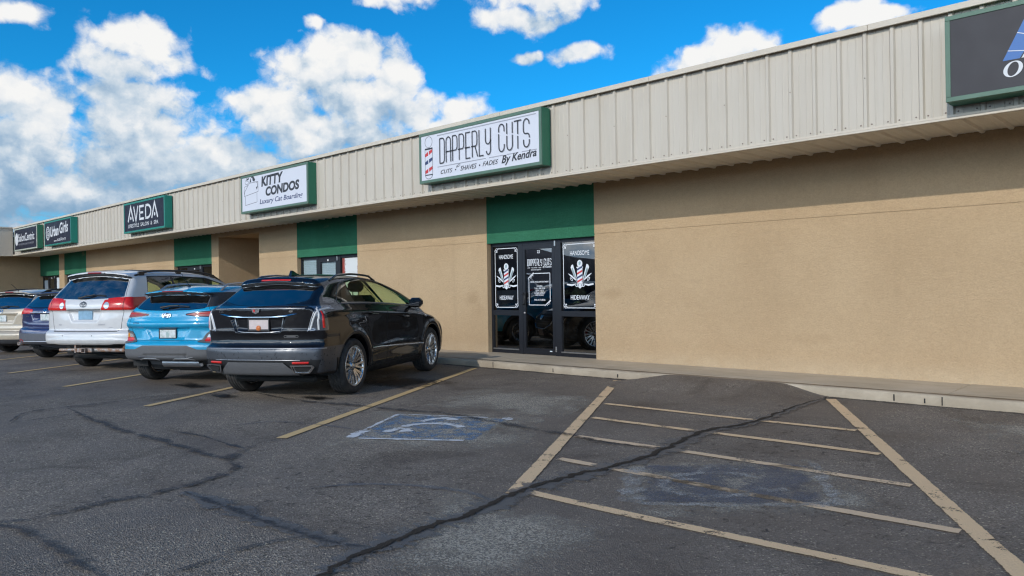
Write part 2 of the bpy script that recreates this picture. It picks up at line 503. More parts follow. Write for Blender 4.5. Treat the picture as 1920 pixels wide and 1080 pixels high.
def metal_panel(name, col, dirt=.35):
    m, T, b = new_mat(name)
    g = T.new('ShaderNodeNewGeometry').outputs['Position']
    n = T.noise(T.map(g, (1, 1, .25)), 2.2, 6, .65)
    st = T.noise(T.map(g, (9, 9, .5)), 1.0, 4, .6)
    c = T.mix(T.m('MULTIPLY', T.step(n, .4, .75), dirt), col, tuple(x * f for x, f in zip(col, (.78, .74, .68))))
    c = T.mix(T.m('MULTIPLY', T.step(st, .55, .8), .25), c, (.40, .35, .28))
    sp = T.new('ShaderNodeSeparateXYZ'); T.link(g, sp.inputs[0])
    wn = T.new('ShaderNodeTexWhiteNoise', noise_dimensions='1D'); T.link(T.m('FLOOR', T.m('DIVIDE', sp.outputs[0], .9144)), wn.inputs['W'])
    c = T.mix(T.m('MULTIPLY', wn.outputs[0], .10), c, tuple(x * .75 for x in col))
    T.link(c, b.inputs['Base Color']); b.inputs['Roughness'].default_value = .48; b.inputs['Specular IOR Level'].default_value = .35
    bp = T.new('ShaderNodeBump'); bp.inputs['Strength'].default_value = .12; bp.inputs['Distance'].default_value = .02
    T.link(T.noise(g, 3.0, 2), bp.inputs['Height']); T.link(bp.outputs[0], b.inputs['Normal'])
    return m
M['fascia'] = metal_panel('fascia_metal', (.50, .445, .368))
M['cap'] = metal_panel('cap_metal', (.56, .49, .395), .2)
M['soffit'] = metal_panel('soffit_metal', (.76, .70, .60), .2)
M['screw'] = simple('screw_head', (.25, .2, .17), .5, .6)
M['frame'] = simple('dark_bronze_frame', (.018, .020, .026), .42, .4, vary=.2)
M['alu'] = simple('worn_aluminium', (.45, .45, .45), .35, .9)
M['conc'] = None
def concrete(name, c0, c1):
    m, T, b = new_mat(name)
    g = T.new('ShaderNodeNewGeometry').outputs['Position']
    c = T.mix(T.step(T.noise(g, 1.3, 7, .65), .35, .7), c0, c1)
    c = T.mix(T.m('MULTIPLY', T.step(T.noise(T.map(g, (.5, 3, 1)), 2.2, 5, .6), .5, .75), .45), c, tuple(x * .62 for x in c0))
    c = T.mix(T.m('MULTIPLY', T.step(T.noise(g, 160, 3), .62, .72), .25), c, (.10, .085, .07))
    T.link(c, b.inputs['Base Color']); b.inputs['Roughness'].default_value = .9; b.inputs['Specular IOR Level'].default_value = .2
    bp = T.new('ShaderNodeBump'); bp.inputs['Strength'].default_value = .3; bp.inputs['Distance'].default_value = .006
    T.link(T.noise(g, 60, 5, .7), bp.inputs['Height']); T.link(bp.outputs[0], b.inputs['Normal'])
    return m
M['walk'] = concrete('sidewalk_concrete', (.44, .365, .265), (.51, .43, .325))
M['kerb'] = concrete('kerb_concrete', (.34, .28, .205), (.46, .385, .29))

def asphalt(name):
    m, T, b = new_mat(name)
    g = T.new('ShaderNodeNewGeometry').outputs['Position']
    big = T.noise(g, .22, 6, .6, .6)
    mid = T.noise(g, 1.1, 6, .65, .5)
    seal = T.step(T.m('ADD', T.m('MULTIPLY', big, .6), T.m('MULTIPLY', mid, .4)), .40, .62)  # where the sealcoat is worn through
    c = T.mix(seal, (.158, .130, .106), (.218, .182, .146))
    c = T.mix(T.m('MULTIPLY', T.step(T.noise(g, 4.5, 5, .7), .5, .75), .35), c, (.085, .077, .072))
    # aggregate: single stones of random tone in the binder
    vc = T.voro(g, 105, out='Color'); s = T.new('ShaderNodeSeparateColor'); T.link(vc, s.inputs[0])
    v2 = T.voro(g, 210, out='Color'); s2 = T.new('ShaderNodeSeparateColor'); T.link(v2, s2.inputs[0])
    grain = T.m('ADD', T.m('MULTIPLY', T.m('SUBTRACT', s.outputs[0], .5), .75), T.m('MULTIPLY', T.m('SUBTRACT', s2.outputs[0], .5), .75))
    grain = T.m('ADD', 1.0, T.m('MULTIPLY', grain, T.m('ADD', .45, T.m('MULTIPLY', seal, .75))))
    gv = T.new('ShaderNodeCombineXYZ')
    for k in range(3): T.put(gv.inputs[k], grain)
    c = T.vm('MULTIPLY', c, gv.outputs[0])
    stone = T.m('MULTIPLY', T.step(s.outputs[1], .80, 1.0), T.m('ADD', .15, T.m('MULTIPLY', seal, .75)))
    c = T.mix(T.m('MULTIPLY', stone, .55), c, T.mix(s2.outputs[1], (.34, .29, .22), (.26, .25, .25)))
    bright = T.m('MULTIPLY', T.m('GREATER_THAN', s.outputs[2], .972), T.m('ADD', .35, T.m('MULTIPLY', seal, .6)))
    c = T.mix(T.m('MULTIPLY', bright, .85), c, (.60, .52, .38))
    tone = T.ramp(T.noise(g, .75, 6, .65, 1.2), [(.30, (.58, .56, .55)), (.46, (.92, .91, .90)), (.58, (1, 1, 1)), (.74, (1.12, 1.08, 1.02))])
    c = T.mix(1.0, c, tone, 'MULTIPLY')
    # black pits and scuffs in the sealcoat
    pit = T.m('MULTIPLY', T.step(T.noise(T.map(g, (1, 1, 1)), 11, 6, .75, .8), .565, .64), T.step(T.noise(g, .55, 3), .44, .60))
    c = T.mix(T.m('MULTIPLY', pit, .75), c, (.026, .024, .025))
    T.link(c, b.inputs['Base Color'])
    T.link(T.ramp(seal, [(0, .62), (1, .88)]), b.inputs['Roughness']); b.inputs['Specular IOR Level'].default_value = .26
    bp = T.new('ShaderNodeBump'); bp.inputs['Strength'].default_value = .8; bp.inputs['Distance'].default_value = .012
    vd = T.voro(g, 105)
    h = T.m('ADD', T.m('MULTIPLY', vd, .7), T.m('ADD', T.m('MULTIPLY', T.noise(g, 40, 5, .7), .8), T.m('MULTIPLY', pit, -.8)))
    T.link(h, bp.inputs['Height']); T.link(bp.outputs[0], b.inputs['Normal'])
    return m
M['asphalt'] = asphalt('asphalt')

def ground_film(name, col, col2=None, rough=.7, wear=.5, edge=.25, scale=9, fine=70, strength=1.0, hard=.12, bump=0.0, spec=.4, speck=0.0):
    """a thin sheet on the asphalt (paint, sealant, oil): its UV v runs -1..1 across; alpha is eaten by noise"""
    m, T, b = new_mat(name)
    out = [n for n in T.n if n.type == 'OUTPUT_MATERIAL'][0]
    g = T.new('ShaderNodeNewGeometry').outputs['Position']
    uv = T.new('ShaderNodeUVMap'); uv.uv_map = 'UVMap'
    sp = T.new('ShaderNodeSeparateXYZ'); T.link(uv.outputs[0], sp.inputs[0])
    v = T.m('ABSOLUTE', sp.outputs[1])
    n1 = T.noise(g, scale, 6, .65); n2 = T.noise(g, fine, 4, .7)
    e = T.m('SUBTRACT', 1.0, v)                       # 0 at the rim, 1 in the middle
    val = T.m('ADD', T.m('DIVIDE', e, max(edge, .01)), 0.0)
    val = T.m('MINIMUM', val, 1.0)
    nn = T.m('ADD', T.m('MULTIPLY', n1, .6), T.m('MULTIPLY', n2, .4))
    val = T.m('SUBTRACT', val, T.m('MULTIPLY', T.m('SUBTRACT', nn, .62 - wear * .30), 6.0))
    a = T.m('MULTIPLY', T.step(val, .25 - hard, .25 + hard), strength)
    if speck > 0:                                     # worn down to the tops of single stones
        sv = T.new('ShaderNodeSeparateColor'); T.link(T.voro(g, 95, out='Color'), sv.inputs[0])
        sv2 = T.new('ShaderNodeSeparateColor'); T.link(T.voro(g, 190, out='Color'), sv2.inputs[0])
        st = T.step(T.m('ADD', T.m('MULTIPLY', sv.outputs[0], .6), T.m('MULTIPLY', sv2.outputs[0], .4)), .38, .66)
        a = T.m('MULTIPLY', a, T.m('ADD', 1 - speck, T.m('MULTIPLY', st, speck)))
    col2 = col2 or tuple(x * .75 for x in col)
    c = T.mix(T.noise(g, 14, 5, .65), col, col2)
    T.link(c, b.inputs['Base Color']); b.inputs['Roughness'].default_value = rough; b.inputs['Specular IOR Level'].default_value = spec
    bp = T.new('ShaderNodeBump'); bp.inputs['Strength'].default_value = .4 + bump; bp.inputs['Distance'].default_value = .008
    T.link(T.m('ADD', T.voro(g, 85), T.noise(g, 40, 5, .7)), bp.inputs['Height']); T.link(bp.outputs[0], b.inputs['Normal'])
    tr = T.new('ShaderNodeBsdfTransparent'); mx = T.new('ShaderNodeMixShader')
    T.link(a, mx.inputs[0]); T.link(tr.outputs[0], mx.inputs[1]); T.link(b.outputs[0], mx.inputs[2])
    T.link(mx.outputs[0], out.inputs['Surface'])
    return m
M['stripe_far'] = ground_film('yellow_paint', (.66, .43, .18), (.58, .41, .21), wear=.25, edge=.12, scale=5, fine=60)
M['stripe'] = ground_film('faded_yellow_paint', (.76, .52, .29), (.64, .45, .27), wear=.56, edge=.14, scale=4, fine=55)
M['stripe_worn'] = ground_film('worn_tan_paint', (.68, .48, .29), (.58, .43, .29), wear=.50, edge=.16, scale=3, fine=50)
M['blue_paint'] = ground_film('blue_bay_paint', (.060, .175, .33), (.13, .22, .33), wear=.88, edge=.10, scale=5, fine=45, hard=.34, speck=.5)
M['blue_faint'] = ground_film('faint_blue_paint', (.080, .090, .125), (.115, .122, .150), wear=.70, edge=.15, scale=4, fine=50, hard=.5, strength=.70, speck=.45)
M['white_paint'] = ground_film('white_bay_paint', (.66, .66, .66), (.5, .5, .5), wear=.62, edge=.15, scale=7, fine=50)
M['white_worn'] = ground_film('worn_white_paint', (.46, .44, .41), (.34, .33, .31), wear=.80, edge=.5, scale=6, fine=75, hard=.5, strength=.85, speck=.65)
M['halo'] = ground_film('scoured_asphalt', (.46, .405, .32), (.32, .29, .24), wear=.42, edge=.8, scale=2.5, fine=80, hard=.5, speck=.72, strength=.95, rough=.9)
M['halo_in'] = ground_film('bare_gravel', (.44, .385, .30), (.31, .28, .235), wear=.35, edge=.2, scale=3, fine=90, hard=.5, strength=1.0, rough=.9, speck=.6)
M['kerb_dirt'] = ground_film('kerb_foot_dirt', (.055, .045, .036), (.12, .10, .08), wear=.72, edge=.7, scale=4, fine=40, hard=.5, strength=.85, rough=.95)
M['sealant'] = ground_film('old_crack_sealant', (.034, .032, .033), (.058, .054, .053), wear=.66, edge=.9, scale=5, fine=30, hard=.55, rough=.75, strength=.74)
M['crackdark'] = ground_film('open_crack', (.026, .021, .017), (.065, .052, .04), wear=.45, edge=.6, scale=9, fine=40, hard=.15, rough=.9, spec=.1)
M['sealgrey'] = ground_film('grey_crack_fill', (.17, .155, .14), (.12, .115, .11), wear=.50, edge=.75, scale=5, fine=25, hard=.35, rough=.6, strength=.7)
M['tyremark'] = ground_film('tyre_scuff', (.17, .165, .17), (.14, .14, .145), wear=.55, edge=.8, scale=3, fine=30, hard=.4, strength=.45)
M['oil'] = ground_film('oil_dark_spot', (.006, .006, .006), (.012, .011, .010), wear=.45, edge=.9, scale=7, fine=25, hard=.3, rough=.4, strength=.85)
# --- signs
M['sign_green'] = simple('sign_cabinet_green', (.020, .150, .085), .42, .1, vary=.12)
M['sign_green_grey'] = simple('sign_frame_green', (.085, .150, .105), .5, .1, vary=.15)
M['sign_teal'] = simple('sign_cabinet_teal', (.008, .200, .150), .42, .1, vary=.1)
M['sign_cream'] = simple('sign_frame_cream', (.42, .44, .36), .5, .1, vary=.15)
M['face_white'] = simple('sign_face_white', (.58, .58, .62), .4, vary=.03, vscale=2)
M['face_dark'] = simple('sign_face_navy', (.014, .015, .028), .5, vary=.12, vscale=2, spec=.2)
M['face_grey'] = simple('sign_face_charcoal', (.055, .052, .055), .5, vary=.12, vscale=2, spec=.2)
M['ink'] = simple('black_ink', (.018, .018, .022), .5)
M['ink_grey'] = simple('grey_ink', (.30, .30, .33), .5)
M['ink_mid'] = simple('mid_grey_ink', (.23, .23, .25), .5)
M['ink_white'] = simple('white_ink', (.60, .60, .60), .5)
M['ink_red'] = simple('red_ink', (.50, .030, .030), .5)
M['ink_navy'] = simple('navy_ink', (.025, .040, .115), .5)
M['ink_blue'] = simple('blue_ink', (.045, .14, .37), .5)
M['vinyl'] = simple('white_vinyl', (.66, .68, .72), .55)
M['vinyl_teal'] = simple('teal_vinyl', (.25, .36, .38), .5)
# --- shop glass and what is behind it
M['shop_glass'] = glass('shop_glass', (.42, .44, .46), .10, dirt=.02)
M['shop_film'] = glass('shop_glass_dark_film', (.16, .16, .18), .085, dirt=.02)
M['shop_mirror2'] = glass('shop_door_film', (.16, .16, .18), .15, dirt=.02)
M['shop_mirror'] = glass('shop_glass_mirror_film', (.16, .16, .18), .24, dirt=.02)
M['shop_clear'] = glass('clear_shop_glass', (.85, .88, .88), .05, dirt=.02)
M['blind'] = simple('white_blind', (.62, .70, .76), .6, vary=.05)
M['interior'] = simple('dark_interior', (.055, .05, .048), .9)
M['paper'] = simple('paper_sheet', (.55, .62, .68), .7)
M['poster'] = None
# --- hills
M['hill'] = simple('far_hills', (.13, .12, .13), .95, vary=.25, vscale=.02)
M['brick'] = simple('dull_red_block', (.20, .075, .055), .9, vary=.2, vscale=2)
M['roofing'] = simple('flat_roof_membrane', (.42, .42, .40), .85, vary=.15, vscale=1)
# --- cars
M['black_paint'] = paint('black_paint', (.0045, .0045, .006), 0, .4, 0, .004, spec=.08, cior=1.5)
M['blue_paint_car'] = paint('bright_blue_paint', (.003, .26, .45), .0, .35, .08, .03)
M['white_paint_car'] = paint('silver_white_paint', (.54, .53, .52), .05, .4, .05, .08)
M['navy_paint'] = paint('dark_blue_paint', (.008, .014, .075), .2, .35, .12, .03)
M['gold_paint'] = paint('champagne_paint', (.42, .355, .265), .2, .4, .08, .12)
M['satin_grey'] = simple('satin_grey_trim', (.080, .085, .095), .33, .55, vary=.12)
M['clad_grey'] = simple('grey_cladding', (.085, .085, .088), .62, vary=.15, vscale=12, bump=.1, bscale=300)
M['clad_dark'] = simple('dark_cladding', (.028, .028, .030), .6, vary=.2, vscale=10)
M['clad_blue'] = simple('blue_grey_cladding', (.075, .080, .095), .55, vary=.15)
M['black_plastic'] = simple('black_plastic', (.012, .012, .013), .45, vary=.2)
M['gloss_black'] = simple('gloss_black', (.006, .006, .007), .08, coat=1)
M['under'] = simple('underbody', (.012, .012, .012), .85, vary=.4)
M['chrome'] = simple('chrome', (.72, .72, .73), .10, 1.0)
M['silver'] = simple('silver_plastic', (.45, .45, .46), .30, .8)
M['rim'] = simple('machined_alloy', (.60, .59, .58), .24, .95, vary=.06)
M['rim_dark'] = simple('dark_alloy', (.16, .16, .165), .35, .9)
M['brake'] = simple('brake_disc', (.20, .19, .18), .4, .9, vary=.3)
M['rust'] = None
def rust_mat():
    m, T, b = new_mat('rusty_galvanised_steel')
    oc = T.new('ShaderNodeTexCoord').outputs['Object']
    n = T.step(T.noise(oc, 9, 6, .7), .40, .62)
    T.link(T.mix(n, (.36, .35, .34), (.21, .105, .055)), b.inputs['Base Color']); T.link(T.ramp(n, [(0, .35), (1, .8)]), b.inputs['Roughness']); T.link(T.m('MULTIPLY', T.m('SUBTRACT', 1.0, n), .7), b.inputs['Metallic'])
    return m
M['rust'] = rust_mat()
M['caliper'] = simple('red_caliper', (.25, .015, .01), .5)
def tyre_mat():
    m, T, b = new_mat('tyre_rubber')
    oc = T.new('ShaderNodeTexCoord').outputs['Object']
    c = T.mix(T.step(T.noise(oc, 14, 5, .65), .35, .75), (.016, .016, .0165), (.050, .046, .042))
    T.link(c, b.inputs['Base Color']); b.inputs['Roughness'].default_value = .78
    bp = T.new('ShaderNodeBump'); bp.inputs['Strength'].default_value = .3
    T.link(T.noise(oc, 90, 3), bp.inputs['Height']); T.link(bp.outputs[0], b.inputs['Normal'])
    return m
M['tyre'] = tyre_mat()
M['red_lens'] = simple('red_lens', (.52, .016, .012), .2, coat=.4, vary=.35, vscale=30, spec=.3)
M['red_dark'] = simple('dark_red_lens', (.24, .012, .018), .35, coat=.15, vary=.3, vscale=25, spec=.3)
M['clear_lens'] = simple('clear_lens', (.50, .50, .50), .10, .35, coat=1, vary=.3, vscale=60)
M['led'] = simple('frosted_light_guide', (.55, .55, .54), .35, vary=.25, vscale=70)
M['lamp_glass'] = simple('dark_lamp_glass', (.10, .11, .13), .10, .5, coat=1, vary=.4, vscale=40)
M['amber'] = simple('amber_lens', (.55, .21, .01), .15, coat=1, vary=.2, vscale=40)
M['smoke_lens'] = simple('smoked_lens', (.05, .05, .055), .08, .3, coat=1)
M['glass_dark'] = glass('privacy_glass', (.085, .085, .095), .36, dirt=.02)
M['glass_dusty'] = glass('dusty_privacy_glass', (.07, .07, .08), .28, dirt=.16)
M['glass_side'] = glass('green_side_glass', (.84, .97, .80), .05, dirt=.01)
M['glass_rear_side'] = glass('smoked_side_glass', (.60, .70, .50), .06, dirt=.01)
M['seat'] = simple('car_upholstery', (.022, .020, .018), .8)
M['seat_tan'] = simple('tan_upholstery', (.16, .13, .10), .85)
M['plate'] = None
def plate_mat():
    m, T, b = new_mat('licence_plate')
    oc = T.new('ShaderNodeTexCoord').outputs['Object']
    n = T.noise(oc, 16, 3, .5)
    T.link(T.ramp(n, [(.35, (.58, .60, .60)), (.5, (.50, .52, .50)), (.62, (.30, .38, .36))]), b.inputs['Base Color'])
    b.inputs['Roughness'].default_value = .35
    return m
M['plate'] = plate_mat()
M['plate_blue'] = simple('blue_licence_plate', (.20, .34, .46), .35, vary=.4, vscale=14)
M['plate_red'] = simple('reddish_licence_plate', (.52, .44, .42), .35, vary=.25, vscale=14)
M['orange'] = simple('orange_plate_emblem', (.55, .16, .04), .5)
def poster_mat():
    m, T, b = new_mat('floral_poster')
    g = T.new('ShaderNodeTexCoord').outputs['Generated']
    sp = T.new('ShaderNodeSeparateXYZ'); T.link(g, sp.inputs[0])
    e = T.m('ABSOLUTE', T.m('SUBTRACT', sp.outputs[0], .5))
    n = T.noise(g, 9, 5, .7); nv = T.voro(g, 22, out='Color')
    red = T.step(T.m('ADD', T.m('MULTIPLY', e, 1.6), T.m('MULTIPLY', n, .6)), .80, .92)
    yel = T.step(T.m('ADD', T.m('SUBTRACT', .85, sp.outputs[2]), T.m('MULTIPLY', n, .5)), .85, 1.05)
    c = T.mix(yel, (.60, .62, .62), (.60, .42, .10))
    c = T.mix(red, c, T.mix(n, (.45, .03, .02), (.10, .06, .04)))
    T.link(c, b.inputs['Base Color']); b.inputs['Roughness'].default_value = .5
    return m
M['poster'] = poster_mat()
M['leaf'] = simple('dry_weed', (.30, .24, .08), .8, vary=.3)
# ================================================================== THE PLACE
# world: X along the facade (right positive), Y towards the facade, Z up; the asphalt is z = 0
YW, YF, ZW = 10.92, 9.58, .122        # wall plane, fascia pans, sidewalk height

# ------------------------------------------------------------------ ground
def ground_sheet():
    xs = np.concatenate([[-900, -300, -120], np.arange(-60, 30.1, 6), [80, 300, 900]])
    ys = np.concatenate([[-900, -300, -100, -50, -20, -8, 0], np.arange(3, 10, 3.3), [9.66, 60, 300, 900]])
    V = [(x, y, 0) for y in ys for x in xs]; n = len(xs)
    F = [(j * n + i, j * n + i + 1, (j + 1) * n + i + 1, (j + 1) * n + i) for j in range(len(ys) - 1) for i in range(n - 1)]
    return mesh_np('parking_lot', V, F)
tag(obj('parking_lot', ground_sheet(), M['asphalt']), 'worn dark asphalt of the parking lot in front of the shops', kind='structure')

def asphalt_ramp():
    xs = np.linspace(-7.1, -3.3, 58); ys = np.linspace(8.35, 9.645, 26)
    V = []
    for y in ys:
        for x in xs:
            t = (y - 8.5) / 1.1
            t = min(1, max(0, t)); s = t * t * (3 - 2 * t)
            a = min(1, max(0, (x + 6.85 + .05 * math.sin(y * 9)) / .95)); b = min(1, max(0, (-3.60 - x + .04 * math.sin(y * 11)) / .75))
            k = (a * a * (3 - 2 * a)) * (b * b * (3 - 2 * b))
            V.append((x, y, .128 * s * k - .003 + .004 * min(1, s * k * 30)))
    n = len(xs)
    F = np.array([(j * n + i, j * n + i + 1, (j + 1) * n + i + 1, (j + 1) * n + i) for j in range(len(ys) - 1) for i in range(n - 1)])
    return mesh_np('asphalt_ramp', V, F, smooth=True)
tag(obj('asphalt_ramp', asphalt_ramp(), M['asphalt']), 'low asphalt ramp built up to the kerb at the top of the hatched aisle', kind='structure')

# sidewalk: slabs with tooled joints, kerb in front
JOINTS = [-48, -44.5, -41.0, -37.2, -33.3, -29.4, -25.5, -21.6, -17.7, -13.8, -9.6, -5.95, -2.42, 1.3, 5, 9, 13, 17, 20]
mb = MB()
for a, b in zip(JOINTS[:-1], JOINTS[1:]):
    mb.box(a + .006, b - .006, 9.80, YW + .3, -.1, ZW, .008)
for xr in (-23.0, -20.0):
    pass
mb.build('sidewalk', M['walk'])
tag(bpy.data.objects['sidewalk'], 'narrow concrete sidewalk along the foot of the facade', kind='structure')
mb = MB(); mb.box(-48, 20, 9.81, YW + .3, -.1, ZW - .012); tag(mb.build('sidewalk_joint', M['under']), 'dark joints between the sidewalk slabs', kind='structure')
def kerb_mesh():
    V = []; F = []
    xs = np.arange(-48, 20.01, .12); rnd = random.Random(3)
    prof = [(9.66, -.1), (9.632, 0.0), (9.628, .085), (9.636, .108), (9.652, ZW - .001), (9.795, ZW + .001), (9.795, -.1)]
    n = len(prof)
    for x in xs:
        chip = 0.0
        if -9.3 < x < -6.4 and rnd.random() < .45: chip = rnd.uniform(.004, .022)
        elif rnd.random() < .06: chip = rnd.uniform(.002, .010)
        for k, (y, z) in enumerate(prof):
            dy = chip if k in (2, 3, 4) else 0
            dz = -chip * .8 if k in (3, 4) else 0
            V.append((x, y + dy + rnd.uniform(-.0012, .0012), z + dz))
    m = len(xs)
    F = np.array([(i * n + k, (i + 1) * n + k, (i + 1) * n + k + 1, i * n + k + 1) for i in range(m - 1) for k in range(n - 1)])
    return mesh_np('kerb', V, F)
tag(obj('kerb', kerb_mesh(), M['kerb']), 'chipped pale concrete kerb between asphalt and sidewalk', kind='structure')

# ------------------------------------------------------------------ markings and cracks: thin sheets with UVs
def ribbon_sheet(name, pts, width, mat, z, jitter=0.0, sub=1, seed=0, taper=False):
    rnd = random.Random(seed)
    P = [Vector((p[0], p[1])) for p in pts]
    if sub > 1:                                      # Catmull-Rom resample with some wander
        Q = []
        for i in range(len(P) - 1):
            p0 = P[max(0, i - 1)]; p1 = P[i]; p2 = P[i + 1]; p3 = P[min(len(P) - 1, i + 2)]
            for k in range(sub):
                t = k / sub
                Q.append(.5 * ((2 * p1) + (p2 - p0) * t + (2 * p0 - 5 * p1 + 4 * p2 - p3) * t * t + (3 * p1 - p0 - 3 * p2 + p3) * t ** 3))
        Q.append(P[-1])
        P = [q + Vector((rnd.uniform(-1, 1), rnd.uniform(-1, 1))) * jitter for q in Q]
    n = len(P); V = []; UV = []; s = 0
    for i, p in enumerate(P):
        a = P[max(0, i - 1)]; b = P[min(n - 1, i + 1)]
        t = (b - a).normalized(); nn = Vector((-t.y, t.x))
        w = width * (1 + (rnd.uniform(-.35, .35) if jitter else 0))
        if taper: w *= min(1, .25 + 4 * min(i, n - 1 - i) / n)
        if i: s += (P[i] - P[i - 1]).length
        V += [(p.x - nn.x * w / 2, p.y - nn.y * w / 2, z), (p.x, p.y, z), (p.x + nn.x * w / 2, p.y + nn.y * w / 2, z)]
        UV += [(s, -1), (s, 0), (s, 1)]
    F = []
    for i in range(n - 1):
        for k in (0, 1): F.append((3 * i + k, 3 * i + 3 + k, 3 * i + 4 + k, 3 * i + 1 + k))
    me = mesh_np(name, V, F)
    uv = me.uv_layers.new(name='UVMap')
    for l in me.loops: uv.data[l.index].uv = UV[l.vertex_index]
    return obj(name, me, mat)

def patch_sheet(name, pts, mat, z, grid=10):
    """four-cornered sheet, uv v = distance to the rim"""
    A, B, C, D = [Vector(p) for p in pts]; V = []; UV = []
    for j in range(grid + 1):
        for i in range(grid + 1):
            u, v = i / grid, j / grid
            p = (A * (1 - u) + B * u) * (1 - v) + (D * (1 - u) + C * u) * v
            V.append((p.x, p.y, z)); e = min(u, 1 - u, v, 1 - v) * 2
            UV.append((0, 1 - e))
    n = grid + 1
    F = [(j * n + i, j * n + i + 1, (j + 1) * n + i + 1, (j + 1) * n + i) for j in range(grid) for i in range(grid)]
    me = mesh_np(name, V, F); uv = me.uv_layers.new(name='UVMap')
    for l in me.loops: uv.data[l.index].uv = UV[l.vertex_index]
    return obj(name, me, mat)

for xa, xb in ((-40, -20), (-20, -6.6), (-3.8, 12)):
    tag(ribbon_sheet('kerb_dirt', [(xa + (xb - xa) * k / 24, 9.575 + .02 * math.sin(k * 2.3)) for k in range(25)], .17, M['kerb_dirt'], .0045, .012, 3, int(xa) + 50), 'dark grit gathered along the foot of the kerb', kind='structure', group='grit along the kerb')
mb = MB()
for x in JOINTS[5:]: mb.box(x - .006, x + .006, 9.6262, 9.640, .01, ZW - .016)
for x, h in ((-2.93, .075), (-2.60, .055), (-6.9, .05), (-8.2, .06)): mb.box(x - .008, x + .007, 9.6258, 9.640, .02, .02 + h)
tag(mb.build('kerb_joint', M['under']), 'dark joints and rusty cracks in the kerb face', kind='structure')

PARK = R(29.2); px_, py_ = -math.sin(PARK), math.cos(PARK)
stripe_label = ['broad yellow stripe on the right side of the hatched aisle', 'broad yellow stripe on the left side of the hatched aisle',
                'yellow bay stripe to the right of the black car', 'yellow bay stripe between the black and the blue car',
                'yellow bay stripe between the blue car and the white minivan', 'yellow bay stripe to the left of the white minivan', 'yellow bay stripe beside the champagne wagon']
for i, x0 in enumerate([-.46, -3.63, -6.72, -10.0, -13.19, -16.38, -19.6]):
    y0 = 3.2 if i == 0 else 3.82
    L = (9.42 - y0) / py_
    xs0 = x0 + (3.82 - y0) * math.tan(PARK)
    pts = [(xs0 + px_ * L * k / 8, y0 + py_ * L * k / 8) for k in range(9)]
    o = ribbon_sheet('parking_stripe', pts, .125 if i < 2 else .115, M['stripe'] if i < 2 else M['stripe_far'], .008)
    tag(o, stripe_label[i], kind='structure', group='painted bay stripes')
def xs_at(i, y): return [-.46, -3.63][i] + (y - 3.82) * -math.tan(PARK)
BARS = [(7.46, 7.55, 'worn_far'), (6.60, 6.64, 0), (5.69, 5.76, 1), (4.83, 4.86, 2), (3.92, 4.0, 3)]
for k, (ya, yb, _) in enumerate(BARS):
    xa, xb = xs_at(1, ya) + .12, xs_at(0, yb) - .10
    xs = [xa + (xb - xa) * t / 12 for t in range(13)]
    o = ribbon_sheet('hatch_bar', [(x, ya + (yb - ya) * t / 12 + .012 * math.sin(x * 2 + k)) for t, x in enumerate(xs)], .10, M['stripe'] if k in (0, 1, 4) else M['stripe_worn'], .008)
    tag(o, ['thin tan hatch bar of the aisle, the one next to the ramp', 'tan hatch bar of the aisle, second from the ramp', 'worn tan hatch bar running along the far edge of the faint blue square',
            'worn tan hatch bar broken by the faint blue square', 'tan hatch bar closing the near end of the aisle'][k], kind='structure', group='hatch bars of the aisle')

GR = {
'main':[(-3.28,1.90),(-3.308,2.080),(-3.373,2.264),(-3.439,2.499),(-3.470,2.765),(-3.510,3.022),(-3.492,3.248),(-3.563,3.531),(-3.600,3.80),(-3.618,4.203),(-3.605,4.517),(-3.558,4.811),(-3.550,5.394),(-3.589,5.719),(-3.664,6.128),(-3.720,6.696),(-3.605,7.174),(-3.616,7.917),(-3.662,8.616),(-3.653,9.50)],
'sealR':[(-10.007,5.311),(-8.939,5.266),(-7.793,5.499),(-7.153,5.611),(-6.398,5.772),(-5.402,5.690),(-4.768,5.678),(-4.306,5.612),(-3.995,5.620),(-3.62,5.70)],
'sealL':[(-10.016,2.350),(-10.646,2.666),(-10.719,3.124),(-10.703,3.753),(-10.744,4.431),(-10.007,5.311)],
'sealL2':[(-9.912,2.325),(-9.948,2.622),(-10.043,3.011)],
'c1':[(-10.580,3.098),(-9.591,3.013),(-8.471,2.965),(-7.767,2.989),(-7.060,3.001),(-6.527,3.005),(-6.178,3.027)],
'c2':[(-5.648,1.202),(-5.561,1.383),(-5.558,1.609),(-5.625,1.792),(-5.588,2.036),(-5.593,2.258),(-5.638,2.511),(-5.744,2.791),(-5.910,2.940),(-6.178,3.027),(-6.461,3.267),(-6.658,3.634),(-6.631,3.899)],
'c3':[(-5.451,2.330),(-5.021,2.343),(-4.500,2.356),(-4.045,2.368),(-3.701,2.416),(-3.456,2.511)],
'c4':[(-5.602,1.206),(-5.435,1.280),(-5.129,1.314),(-4.759,1.335),(-4.437,1.344),(-4.147,1.352)],
'c5':[(-3.928,1.565),(-3.949,1.766),(-3.982,2.004),(-3.977,2.210),(-3.899,2.367)],
'c6':[(-7.961,3.277),(-7.410,3.361),(-6.842,3.329),(-6.532,3.354)],
'c7':[(-14.917,3.358),(-14.624,3.747),(-14.509,4.194)],
't1':[(-4.852,3.018),(-4.659,3.276),(-4.420,3.456),(-4.122,3.580),(-3.845,3.630),(-3.643,3.586)],
't2':[(-7.721,3.849),(-7.672,4.191),(-7.246,4.423),(-6.465,4.557)]}
def crack(name, key, w, mat, z, jit, sub, seed, label, taper=True):
    o = ribbon_sheet(name, GR[key], w, M[mat], z, jit, sub, seed, taper)
    tag(o, label, kind='structure', group='cracks and sealed seams in the asphalt')
crack('crack_fill', 'main', .30, 'sealgrey', .012, .012, 6, 1, 'broad grey fill either side of the long crack through the hatched aisle')
